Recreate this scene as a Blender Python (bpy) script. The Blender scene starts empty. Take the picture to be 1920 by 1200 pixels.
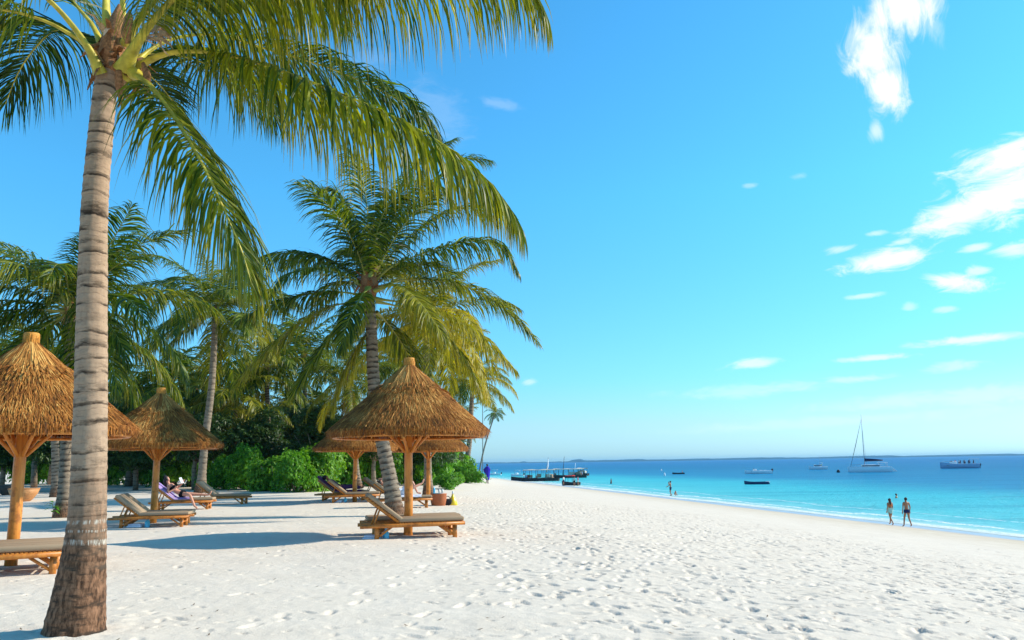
import bpy, bmesh, math, random
import numpy as np
from mathutils import Vector, Matrix
random.seed(7)
D = bpy.data
SC = bpy.context.scene
COL = SC.collection
R = math.radians

# ------------------------------------------------------------------ camera
CAM_H, FPX, PITCH, ROLL = 1.45, 1500.0, R(10.11), R(0.87)
cam_d = D.cameras.new('camera'); cam = D.objects.new('camera', cam_d); COL.objects.link(cam)
cam_d.sensor_width = 36.0; cam_d.lens = 36.0 * FPX / 1920.0
cam_d.clip_start = 0.1; cam_d.clip_end = 30000
_f = Vector((0, math.cos(PITCH), math.sin(PITCH)))
_r0 = Vector((1, 0, 0)); _u0 = Vector((0, -math.sin(PITCH), math.cos(PITCH)))
_r = _r0 * math.cos(ROLL) - _u0 * math.sin(ROLL)
_u = _u0 * math.cos(ROLL) + _r0 * math.sin(ROLL)
cam.matrix_world = Matrix(((_r.x, _u.x, -_f.x, 0), (_r.y, _u.y, -_f.y, 0), (_r.z, _u.z, -_f.z, CAM_H), (0, 0, 0, 1)))
SC.camera = cam

def ray(px, py):
    return (_f + _r * ((px - 960) / FPX) - _u * ((py - 600) / FPX)).normalized()
def P(px, py, Y):
    """world point seen at that photo position at distance Y along the beach"""
    d = ray(px, py); t = Y / d.y
    return Vector((d.x * t, Y, CAM_H + d.z * t))

# ------------------------------------------------------------------ sun and sky
SUN_AZ, SUN_EL = 13.0, 32.0          # sun stands to the right, a little beyond
sdir = Vector((math.cos(R(SUN_AZ)) * math.cos(R(SUN_EL)), math.sin(R(SUN_AZ)) * math.cos(R(SUN_EL)), math.sin(R(SUN_EL))))
sl = D.lights.new('sun', 'SUN'); so = D.objects.new('sun', sl); COL.objects.link(so)
sl.energy = 5.0; sl.angle = R(0.53); sl.color = (1.0, 0.91, 0.77)
so.rotation_euler = sdir.to_track_quat('Z', 'Y').to_euler(); so.location = sdir * 50
SC.view_settings.view_transform = 'Standard'; SC.view_settings.look = 'None'
SC.view_settings.exposure = 0.26; SC.view_settings.gamma = 1.0
SC.cycles.max_bounces = 8; SC.cycles.transparent_max_bounces = 8
SC.cycles.sample_clamp_indirect = 6.0

class NT:
    """short-hand for building node trees"""
    def __init__(s, tree):
        s.t = tree; s.n = tree.nodes; s.l = tree.links
    def node(s, kind, **kw):
        n = s.n.new(kind)
        for k, v in kw.items(): setattr(n, k, v)
        return n
    def put(s, sock, v):
        if isinstance(v, bpy.types.NodeSocket): s.l.new(v, sock)
        elif v is not None:
            if hasattr(sock.default_value, '__len__') and not hasattr(v, '__len__'): v = (v,) * len(sock.default_value)
            if hasattr(v, '__len__') and len(sock.default_value) == 4 and len(v) == 3: v = tuple(v) + (1,)
            sock.default_value = v
    def math(s, op, a, b=None, c=None, clamp=False):
        n = s.node('ShaderNodeMath', operation=op, use_clamp=clamp)
        s.put(n.inputs[0], a)
        if b is not None: s.put(n.inputs[1], b)
        if c is not None: s.put(n.inputs[2], c)
        return n.outputs[0]
    def vmath(s, op, a, b=None):
        n = s.node('ShaderNodeVectorMath', operation=op)
        s.put(n.inputs[0], a)
        if b is not None: s.put(n.inputs[1], b)
        return n.outputs['Value'] if op in ('LENGTH', 'DOT_PRODUCT') else n.outputs[0]
    def mix(s, f, a, b, blend='MIX'):
        n = s.node('ShaderNodeMix', data_type='RGBA', blend_type=blend)
        s.put(n.inputs[0], f); s.put(n.inputs[6], a); s.put(n.inputs[7], b)
        return n.outputs[2]
    def noise(s, vec, scale, detail=4, rough=0.55, dist=0.0, dim='3D'):
        n = s.node('ShaderNodeTexNoise', noise_dimensions=dim)
        if vec is not None: s.put(n.inputs['Vector'], vec)
        s.put(n.inputs['Scale'], scale); n.inputs['Detail'].default_value = detail
        n.inputs['Roughness'].default_value = rough; n.inputs['Distortion'].default_value = dist
        return n.outputs['Fac']
    def ramp(s, f, stops, interp='LINEAR'):
        n = s.node('ShaderNodeValToRGB'); s.put(n.inputs[0], f)
        e = n.color_ramp.elements; n.color_ramp.interpolation = interp
        while len(e) < len(stops): e.new(0.5)
        for el, (p, c) in zip(e, stops):
            el.position = p; el.color = tuple(c) + (1,) if len(c) == 3 else c
        return n.outputs[0]
    def rng(s, v, a, b, c=0.0, d=1.0, smooth=False):
        n = s.node('ShaderNodeMapRange', clamp=True)
        if smooth: n.interpolation_type = 'SMOOTHSTEP'
        s.put(n.inputs[0], v)
        for i, x in enumerate((a, b, c, d)): s.put(n.inputs[i + 1], x)
        return n.outputs[0]
    def attr(s, name, out='Fac'):
        return s.node('ShaderNodeAttribute', attribute_name=name).outputs[out]
    def mapping(s, vec, loc=(0, 0, 0), rot=(0, 0, 0), scale=(1, 1, 1)):
        n = s.node('ShaderNodeMapping'); s.put(n.inputs[0], vec)
        n.inputs[1].default_value = loc; n.inputs[2].default_value = rot; n.inputs[3].default_value = scale
        return n.outputs[0]
    def bump(s, h, strength=0.3, dist=0.02, normal=None):
        n = s.node('ShaderNodeBump'); s.put(n.inputs['Height'], h)
        s.put(n.inputs['Strength'], strength); s.put(n.inputs['Distance'], dist)
        if normal is not None: s.put(n.inputs['Normal'], normal)
        return n.outputs[0]

world = D.worlds.new('World'); SC.world = world; world.use_nodes = True
w = NT(world.node_tree); w.n.clear()
sky = w.node('ShaderNodeTexSky', sky_type='NISHITA'); sky.sun_disc = False
sky.sun_elevation = R(SUN_EL); sky.sun_rotation = R(90 - SUN_AZ)
sky.air_density = 1.0; sky.dust_density = 0.4; sky.ozone_density = 1.0
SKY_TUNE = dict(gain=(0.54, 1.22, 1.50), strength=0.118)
dirv = w.node('ShaderNodeTexCoord').outputs['Generated']
sep = w.node('ShaderNodeSeparateXYZ'); w.put(sep.inputs[0], dirv)
gain = w.ramp(w.rng(sep.outputs[2], 0.0, 1.0), [(0, (.275, .51, .88)), (.045, (.30, .50, .74)), (.10, (.245, .56, .74)), (.32, (.225, .72, .92)), (.62, (.215, .74, .96)), (1, (.13, .30, .42))])  # graded sky; overhead part, out of view, darkened to cut ambient light
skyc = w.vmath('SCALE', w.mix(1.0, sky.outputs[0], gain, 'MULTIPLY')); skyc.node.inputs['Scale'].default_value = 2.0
az = w.math('ARCTAN2', sep.outputs[0], sep.outputs[1]); el = w.math('ARCSINE', sep.outputs[2])
cmb = w.node('ShaderNodeCombineXYZ'); w.put(cmb.inputs[0], az); w.put(cmb.inputs[1], el)
ang = cmb.outputs[0]
def azel(px, py):
    d = ray(px, py); return math.atan2(d.x, d.y), math.asin(d.z)
nA = w.noise(w.mapping(ang, rot=(0, 0, R(-14)), scale=(22, 60, 1)), 1.0, 9, 0.66, 0.9)
nB = w.noise(w.mapping(ang, loc=(3, 1, 0), rot=(0, 0, R(60)), scale=(34, 17, 1)), 1.0, 9, 0.66, 0.8)
dens = None
CLOUDS = [  # azimuth/elevation blobs, radii in px-equivalents, tilt, strength
    (1692, 15, 74, 62, 8, 1.0, 1), (1640, 95, 58, 62, -8, 1.0, 1), (1662, 165, 38, 52, -4, 1.0, 1), (1642, 246, 15, 22, 0, .55, 1), (1735, 35, 22, 50, 30, .3, 1),
    (1895, 298, 110, 36, 12, 1.0, 0), (1910, 352, 115, 52, 15, 1.0, 0), (1830, 386, 115, 34, 20, 1.0, 0), (1765, 420, 66, 18, 12, .95, 0),
    (1665, 486, 78, 21, 4, .9, 0), (1792, 528, 58, 17, -10, 1.0, 0), (1832, 508, 22, 10, 0, .6, 0),
    (1820, 637, 88, 9, 1, .75, 0), (1630, 672, 66, 7, 1, .6, 0), (1410, 682, 58, 10, 3, .6, 0),
    (1620, 555, 38, 6, 1, .5, 0), (1572, 467, 32, 8, 3, .5, 0), (1828, 466, 28, 8, 3, .65, 0), (1905, 470, 38, 15, 4, .7, 0),
    (1692, 453, 28, 7, 8, .55, 0), (1640, 438, 20, 6, 0, .45, 0), (1405, 348, 16, 5, 0, .25, 0), (1500, 330, 20, 8, 0, .2, 0),
    (1775, 580, 22, 6, 0, .4, 0), (1705, 575, 14, 10, 0, .35, 0), (1790, 688, 46, 12, 5, .35, 0), (1615, 710, 60, 8, 0, .35, 0),
    (1390, 732, 150, 14, 1, .25, 0), (1800, 745, 240, 16, 2, .24, 0), (1560, 790, 330, 12, 2, .14, 0),
    (820, 215, 80, 60, -30, .10, 0), (940, 196, 50, 12, -12, .14, 0), (690, 110, 60, 30, 0, .07, 0), (992, 716, 16, 10, 0, .35, 0)]
for (cx, cy, rx, ry, tilt, st, kind) in CLOUDS:
    a0, e0 = azel(cx, cy)
    v = w.vmath('SUBTRACT', ang, (a0, e0, 0))
    m = w.mapping(v, rot=(0, 0, -R(tilt)), scale=(1, 1, 1))
    m = w.vmath('MULTIPLY', m, (FPX / rx, FPX / ry, 0))
    d = w.vmath('LENGTH', m)
    n = nB if kind else nA
    x = w.math('ADD', w.math('SUBTRACT', 1.02, d), w.math('MULTIPLY', w.math('SUBTRACT', n, 0.5), 2.1))
    x = w.math('MULTIPLY', w.rng(x, -0.1, 0.85, 0, 1, True), st)
    dens = x if dens is None else w.math('MAXIMUM', dens, x)
cloudc = w.mix(w.rng(w.noise(w.mapping(ang, scale=(18, 40, 1)), 1.0, 4), .35, .7), (8.4, 8.6, 8.9), (7.4, 7.9, 8.6))
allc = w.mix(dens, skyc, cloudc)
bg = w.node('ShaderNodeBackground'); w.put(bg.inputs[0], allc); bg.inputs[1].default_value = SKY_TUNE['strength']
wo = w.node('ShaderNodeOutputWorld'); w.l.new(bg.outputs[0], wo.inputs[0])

# ------------------------------------------------------------------ helpers
def tag(o, label=None, cat=None, group=None, kind=None):
    if label: o['label'] = label
    if cat: o['category'] = cat
    if group: o['group'] = group
    if kind: o['kind'] = kind
    return o
def empty(name, loc=(0, 0, 0), rz=0.0, **kw):
    o = D.objects.new(name, None); COL.objects.link(o); o.location = loc; o.rotation_euler = (0, 0, rz)
    o.empty_display_size = 0.2
    return tag(o, **kw)

def norm(a):
    return a / np.maximum(np.linalg.norm(a, axis=-1, keepdims=True), 1e-9)

class MB:
    """collects arrays of verts / faces, links them as ONE mesh object"""
    def __init__(s):
        s.v = []; s.f = []; s.m = []; s.a = []; s.b = []; s.n = 0
    def add(s, v, f, mat=0, a=0.0, b=0.0):
        v = np.asarray(v, dtype=np.float64).reshape(-1, 3); f = np.asarray(f, dtype=np.int64)
        s.v.append(v); s.f.append(f + s.n); s.m.append(np.full(len(f), mat, dtype=np.int32))
        s.a.append(np.broadcast_to(np.asarray(a, dtype=np.float64), (len(v),)).copy())
        s.b.append(np.broadcast_to(np.asarray(b, dtype=np.float64), (len(v),)).copy())
        s.n += len(v); return s
    def bm(s, bm, mat=0, a=0.0, b=0.0, M=None):
        if M is not None: bmesh.ops.transform(bm, matrix=M, verts=bm.verts)
        bmesh.ops.triangulate(bm, faces=[f for f in bm.faces if len(f.verts) > 4])
        bm.verts.ensure_lookup_table(); bm.verts.index_update()
        v = np.array([p.co[:] for p in bm.verts])
        q = [[x.index for x in f.verts] for f in bm.faces if len(f.verts) == 4]
        t = [[x.index for x in f.verts] for f in bm.faces if len(f.verts) == 3]
        k = s.n
        s.add(v, np.array(q, dtype=np.int64).reshape(-1, 4), mat, a, b)
        if t:
            s.f.append(np.array(t, dtype=np.int64) + k); s.m.append(np.full(len(t), mat, dtype=np.int32))
        bm.free(); return s
    def box(s, c, size, bev=0.0, mat=0, rot=None, a=0.0):
        bm = bmesh.new(); bmesh.ops.create_cube(bm, size=1.0)
        bmesh.ops.scale(bm, vec=size, verts=bm.verts)
        if bev > 0: bmesh.ops.bevel(bm, geom=list(bm.edges), offset=bev, segments=3, affect='EDGES', profile=0.5)
        M = Matrix.Translation(c)
        if rot is not None: M = M @ rot
        return s.bm(bm, mat, a, 0.0, M)
    def tube(s, pts, rad, seg=10, mat=0, a=None, cap=True, b=0.0, wob=0.0, flat=1.0):
        pts = np.asarray([tuple(p) for p in pts], dtype=float); k = len(pts)
        rad = np.broadcast_to(np.asarray(rad, dtype=float), (k,))
        T = norm(np.gradient(pts, axis=0))
        ref = np.array([0.0, 1.0, 0.0]) if abs(T[0, 2]) > 0.7 else np.array([0.0, 0.0, 1.0])
        U = norm(np.cross(ref, T)); V = norm(np.cross(T, U))
        th = np.linspace(0, 2 * np.pi, seg, endpoint=False)
        rr = rad[:, None] * (1 + wob * np.sin(th * 3 + 1)[None, :]) * np.ones((1, seg))
        ring = pts[:, None, :] + rr[..., None] * (np.cos(th)[None, :, None] * U[:, None, :] + flat * np.sin(th)[None, :, None] * V[:, None, :])
        v = ring.reshape(-1, 3)
        i = np.arange(k - 1)[:, None] * seg; j = np.arange(seg)[None, :]; j2 = (j + 1) % seg
        f = np.stack([i + j, i + j2, i + seg + j2, i + seg + j], -1).reshape(-1, 4)
        if a is None: a = np.repeat(np.concatenate([[0], np.cumsum(np.linalg.norm(np.diff(pts, axis=0), axis=1))]), seg)
        elif np.ndim(a) == 1: a = np.repeat(a, seg)
        k0 = s.n
        s.add(v, f, mat, a, b)
        if cap:
            for e, base in ((0, 0), (1, (k - 1) * seg)):
                c = pts[0] if e == 0 else pts[-1]
                av = float(np.ravel(a)[0]) if np.ndim(a) else float(a)
                kk = s.n; s.v.append(np.array([c])); s.a.append(np.array([av])); s.b.append(np.array([0.0])); s.n += 1
                jj = np.arange(seg); n2 = (jj + 1) % seg
                tri = np.stack([np.full(seg, kk), k0 + base + (n2 if e == 0 else jj), k0 + base + (jj if e == 0 else n2)], -1)
                s.f.append(tri); s.m.append(np.full(seg, mat, dtype=np.int32))
        return s
    def lathe(s, prof, seg=24, mat=0, a=0.0, c=(0, 0, 0)):
        pr = np.asarray(prof, dtype=float); k = len(pr); th = np.linspace(0, 2 * np.pi, seg, endpoint=False)
        v = np.stack([pr[:, 0, None] * np.cos(th), pr[:, 0, None] * np.sin(th), np.repeat(pr[:, 1, None], seg, 1)], -1).reshape(-1, 3) + np.array(c)
        i = np.arange(k - 1)[:, None] * seg; j = np.arange(seg)[None, :]; j2 = (j + 1) % seg
        f = np.stack([i + j, i + j2, i + seg + j2, i + seg + j], -1).reshape(-1, 4)
        return s.add(v, f, mat, a)
    def mesh(s, name, mats, smooth=True):
        me = D.meshes.new(name)
        v = np.concatenate(s.v); quads = [(f, m) for f, m in zip(s.f, s.m) if len(f)]
        loops = np.concatenate([f.ravel() for f, m in quads]); sizes = np.concatenate([np.full(len(f), f.shape[1]) for f, m in quads])
        mi = np.concatenate([m for f, m in quads])
        me.vertices.add(len(v)); me.vertices.foreach_set('co', v.ravel())
        me.loops.add(len(loops)); me.loops.foreach_set('vertex_index', loops.astype(np.int32))
        me.polygons.add(len(sizes)); st = np.concatenate([[0], np.cumsum(sizes)[:-1]])
        me.polygons.foreach_set('loop_start', st.astype(np.int32)); me.polygons.foreach_set('loop_total', sizes.astype(np.int32))
        me.polygons.foreach_set('material_index', mi.astype(np.int32))
        me.polygons.foreach_set('use_smooth', np.full(len(sizes), bool(smooth)))
        for nm, arr in (('va', s.a), ('vb', s.b)):
            at = me.attributes.new(nm, 'FLOAT', 'POINT'); at.data.foreach_set('value', np.concatenate(arr).astype(np.float32))
        me.update(calc_edges=True); me.validate()
        for m in (mats if isinstance(mats, (list, tuple)) else [mats]): me.materials.append(m)
        return me
    def build(s, name, mats, parent=None, smooth=True, **kw):
        o = D.objects.new(name, s.mesh(name, mats, smooth)); COL.objects.link(o)
        if parent is not None: o.parent = parent
        return tag(o, **kw)

def copy_tree(o, parent=None):
    c = o.copy(); COL.objects.link(c)
    if parent is not None: c.parent = parent
    for ch in KIDS(o): copy_tree(ch, c)
    return c
def KIDS(o):
    return [x for x in list(COL.objects) if x.parent == o]

def vnoise(x, y, seed=0):
    xi = np.floor(x).astype(np.int64); yi = np.floor(y).astype(np.int64); xf = x - xi; yf = y - yi
    def h(a, b):
        n = (a * 374761393 + b * 668265263 + seed * 1442695041) & 0xffffffff
        n = ((n ^ (n >> 13)) * 1274126177) & 0xffffffff
        return ((n ^ (n >> 16)) & 0xffff) / 65535.0
    u = xf * xf * (3 - 2 * xf); v = yf * yf * (3 - 2 * yf)
    return (h(xi, yi) * (1 - u) + h(xi + 1, yi) * u) * (1 - v) + (h(xi, yi + 1) * (1 - u) + h(xi + 1, yi + 1) * u) * v
def fbm(x, y, oct=4, seed=0):
    s = 0; a = 1; t = 0
    for k in range(oct):
        s = s + a * vnoise(x * 2 ** k, y * 2 ** k, seed + k); t += a; a *= 0.5
    return s / t - 0.5
def sstep(t):
    t = np.clip(t, 0, 1); return t * t * (3 - 2 * t)

# ------------------------------------------------------------------ materials
def material(name, build):
    m = D.materials.new(name); m.use_nodes = True; t = NT(m.node_tree); t.n.clear()
    out = t.node('ShaderNodeOutputMaterial')
    sh = build(t)
    t.l.new(sh, out.inputs[0]); return m
def pbsdf(t, col, rough=0.6, spec=0.4, metal=0.0, normal=None, **kw):
    n = t.node('ShaderNodeBsdfPrincipled')
    t.put(n.inputs['Base Color'], col); t.put(n.inputs['Roughness'], rough)
    t.put(n.inputs['Specular IOR Level'], spec); t.put(n.inputs['Metallic'], metal)
    if normal is not None: t.put(n.inputs['Normal'], normal)
    for k, v in kw.items(): t.put(n.inputs[k.replace('_', ' ')], v)
    return n.outputs[0]
def simple(name, col, rough=0.5, spec=0.4, var=0.12, scale=14.0, bump=0.0, metal=0.0):
    def b(t):
        co = t.node('ShaderNodeTexCoord').outputs['Object']
        n = t.noise(co, scale, 5)
        c = t.mix(t.rng(n, .3, .7), tuple(x * (1 - var) for x in col), tuple(min(1, x * (1 + var)) for x in col))
        nr = t.bump(n, bump, 0.01) if bump else None
        return pbsdf(t, c, rough, spec, metal, nr)
    return material(name, b)

def leaf_mat(name, dark, light, yellow, brown, trans=0.38, tip=0.5):
    def b(t):
        var = t.attr('va'); tp = t.attr('vb')
        oi = t.node('ShaderNodeObjectInfo'); sc = t.node('ShaderNodeSeparateColor'); t.put(sc.inputs[0], oi.outputs['Color'])
        age = sc.outputs[0]
        c = t.mix(var, dark, light)
        yf = t.math('ADD', t.math('MULTIPLY', age, 1.1), t.math('MULTIPLY', t.math('SUBTRACT', var, .6), .5), clamp=True)
        c = t.mix(yf, c, yellow)
        tf = t.math('MULTIPLY', t.rng(tp, .55, 1.0), t.math('MULTIPLY', t.rng(var, .25, .9), tip))
        c = t.mix(tf, c, brown)
        c = t.mix(t.rng(age, .75, 1.0), c, brown)
        s1 = pbsdf(t, c, 0.45, 0.3)
        tr = t.node('ShaderNodeBsdfTranslucent'); t.put(tr.inputs[0], t.mix(1.0, c, (1.9, 1.75, .8), 'MULTIPLY'))
        mx = t.node('ShaderNodeMixShader'); t.put(mx.inputs[0], trans); t.l.new(s1, mx.inputs[1]); t.l.new(tr.outputs[0], mx.inputs[2])
        return mx.outputs[0]
    return material(name, b)

M = {}
M['leaf'] = leaf_mat('palm_leaf', (.008, .040, .004), (.150, .225, .007), (.50, .39, .015), (.36, .19, .06), .37)
M['bush'] = leaf_mat('bush_leaf', (.03, .13, .008), (.17, .44, .02), (.30, .36, .03), (.25, .18, .06), .34, .1)
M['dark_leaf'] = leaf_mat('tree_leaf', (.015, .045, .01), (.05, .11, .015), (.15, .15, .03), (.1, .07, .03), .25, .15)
M['rachis'] = simple('palm_rachis', (.46, .38, .045), .45, .3, .4, 9, .2)
M['rachis_age'] = material('palm_rachis_aged', lambda t: pbsdf(t, t.mix(t.node('ShaderNodeObjectInfo').outputs['Random'], (.22, .26, .04), (.42, .36, .08)), .45, .35))
M['fibre'] = simple('palm_fibre', (.30, .14, .06), .85, .15, .5, 40, .6)
M['fibre_pale'] = simple('palm_fibre_pale', (.52, .36, .22), .85, .15, .35, 60, .6)

def trunk_mat(name, pale, dark, ringp, base_h, lichen=False, ringw=.55):
    def b(t):
        h = t.attr('va'); co = t.node('ShaderNodeTexCoord').outputs['Object']
        n1 = t.noise(co, 3.2, 3); n2 = t.noise(co, 22, 6, .6); nz = t.noise(t.mapping(co, scale=(14, 14, 60)), 1.0, 5, .6)
        nv = t.noise(t.mapping(co, scale=(55, 55, 6)), 1.0, 3)
        ph = t.math('ADD', t.math('DIVIDE', h, ringp), t.math('MULTIPLY', t.math('SUBTRACT', n1, .5), .8))
        fr = t.math('FRACT', ph)
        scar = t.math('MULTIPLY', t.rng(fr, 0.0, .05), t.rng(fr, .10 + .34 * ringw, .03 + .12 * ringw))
        scar = t.math('MULTIPLY', scar, t.rng(t.noise(t.mapping(co, scale=(4.5, 4.5, 9)), 1.0, 4), .40, .56))
        edge = t.rng(t.math('ABSOLUTE', t.math('SUBTRACT', fr, .04)), .05, .0)
        scar = t.math('MAXIMUM', scar, t.math('MULTIPLY', edge, t.rng(n2, .35, .62, .12, .75)))
        fine = t.rng(t.math('FRACT', t.math('ADD', t.math('DIVIDE', h, ringp * .36), t.math('MULTIPLY', n1, 2.4))), .0, .22, 1, 0)
        fac = t.math('ADD', t.math('MULTIPLY', scar, .9), t.math('MULTIPLY', t.math('MULTIPLY', fine, t.rng(n2, .4, .6)), .45), clamp=True)
        fac = t.math('ADD', fac, t.math('MULTIPLY', t.rng(nz, .56, .75), .35), clamp=True)
        c = t.mix(t.rng(n2, .3, .7), tuple(x * .82 for x in pale), pale)
        c = t.mix(t.rng(nv, .55, .8), c, tuple(x * .72 for x in pale))
        pt_ = t.math('MULTIPLY', t.rng(t.noise(t.mapping(co, scale=(4, 4, 11)), 1.0, 6, .65), .50, .60), t.rng(fr, .75, .15))
        c = t.mix(t.math('MULTIPLY', pt_, .9), c, tuple(x * .2 for x in pale))
        c = t.mix(fac, c, dark)
        bs = t.rng(t.math('ADD', h, t.math('MULTIPLY', t.math('SUBTRACT', n1, .5), .8)), base_h, base_h * .35)
        bc = t.mix(t.rng(t.noise(t.mapping(co, scale=(30, 30, 9)), 1.0, 5, .65), .38, .62), (.055, .028, .015), (.28, .145, .08))
        bc = t.mix(t.rng(t.noise(t.mapping(co, scale=(6, 6, 22)), 1.0, 5), .52, .66), bc, (.045, .03, .02))
        c = t.mix(bs, c, bc)
        if lichen:
            ln = t.noise(t.mapping(co, scale=(60, 60, 10)), 1.0, 4)
            band = None
            for hh, ww in ((.735, .028), (.93, .03), (.84, .016)):
                q = t.rng(t.math('ABSOLUTE', t.math('SUBTRACT', t.math('ADD', h, t.math('MULTIPLY', t.math('SUBTRACT', n1, .5), .05)), hh)), ww, ww * .4)
                band = q if band is None else t.math('MAXIMUM', band, q)
            c = t.mix(t.math('MULTIPLY', band, t.rng(ln, .47, .60, 0, .8)), c, (.55, .51, .43))
        hb = t.math('ADD', t.math('MULTIPLY', fac, -1.0), t.math('MULTIPLY', n2, .8))
        return pbsdf(t, c, .85, .2, normal=t.bump(hb, .4, .009))
    return material(name, b)
M['trunk_near'] = trunk_mat('trunk_pale_ringed', (.43, .295, .195), (.035, .022, .014), .165, 1.6, True)
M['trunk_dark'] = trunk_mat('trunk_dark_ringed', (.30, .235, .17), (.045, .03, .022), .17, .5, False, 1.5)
M['trunk_far'] = trunk_mat('trunk_grey', (.30, .235, .17), (.12, .085, .06), .3, .6)

M['thatch'] = material('thatch_straw', lambda t: pbsdf(t, t.ramp(t.attr('va'), [(0, (.07, .03, .012)), (.35, (.33, .11, .018)), (.7, (.58, .255, .055)), (1, (.88, .52, .15))]), .75, .2))
M['thatch_core'] = simple('thatch_underside', (.44, .15, .026), .9, .1, .45, 30, .5)
def wood(name, a, bcol, rough=.42):
    def b(t):
        co = t.node('ShaderNodeTexCoord').outputs['Object']
        n = t.noise(t.mapping(co, scale=(30, 30, 3)), 1.0, 5, .6); k = t.noise(co, 7, 3)
        c = t.mix(t.rng(n, .3, .7), a, bcol); c = t.mix(t.math('MULTIPLY', t.rng(k, .52, .66), .7), c, tuple(x * .45 for x in a))
        return pbsdf(t, c, rough, .4, normal=t.bump(n, .25, .006))
    return material(name, b)
M['pole'] = wood('varnished_pole', (.54, .175, .026), (.72, .295, .052))
M['rail'] = wood('varnished_rail', (.48, .145, .022), (.64, .25, .042))
M['cushion'] = simple('cushion_fabric', (.37, .265, .17), .9, .1, .1, 120, .25)
M['cap'] = simple('straw_cap', (.58, .25, .045), .7, .2, .25, 50, .4)

def sandmat(t):
    co = t.node('ShaderNodeTexCoord').outputs['Object']; u = t.attr('va')
    n = t.noise(co, 1.1, 6, .6); nf = t.noise(co, 60, 4, .6); nm = t.noise(co, 7, 5, .6)
    c = t.mix(t.rng(n, .3, .7), (.70, .605, .49), (.77, .672, .552))
    c = t.mix(t.math('MULTIPLY', t.rng(nf, .6, .8), .35), c, (.45, .40, .34))
    lowpatch = t.noise(t.mapping(co, scale=(.5, .18, .5)), 1.0, 4)
    ud = t.math('ADD', u, t.math('MULTIPLY', t.math('SUBTRACT', lowpatch, .5), 5.0))
    damp = t.rng(ud, 15.0, 4.0)
    c = t.mix(damp, c, t.mix(t.rng(n, .35, .65), (.56, .45, .31), (.66, .565, .43)))
    wet = t.rng(t.math('ADD', u, t.math('MULTIPLY', t.math('SUBTRACT', lowpatch, .5), 2.0)), 5.2, 3.4)
    c = t.mix(wet, c, (.36, .37, .42))
    spk = t.rng(t.noise(co, 24, 2), .745, .78)
    c = t.mix(t.math('MULTIPLY', spk, .6), c, (.16, .12, .09))
    hb = t.math('ADD', t.math('MULTIPLY', nm, .8), t.math('MULTIPLY', nf, .35))
    bs = t.math('MULTIPLY', t.rng(u, 3, 20, .15, 1.0), .5)
    return pbsdf(t, c, t.mix(wet, (.95,) * 3, (.28,) * 3), t.math('ADD', t.math('MULTIPLY', wet, .4), .08), normal=t.bump(hb, bs, .035))
M['sand'] = material('coral_sand', sandmat)

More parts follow.
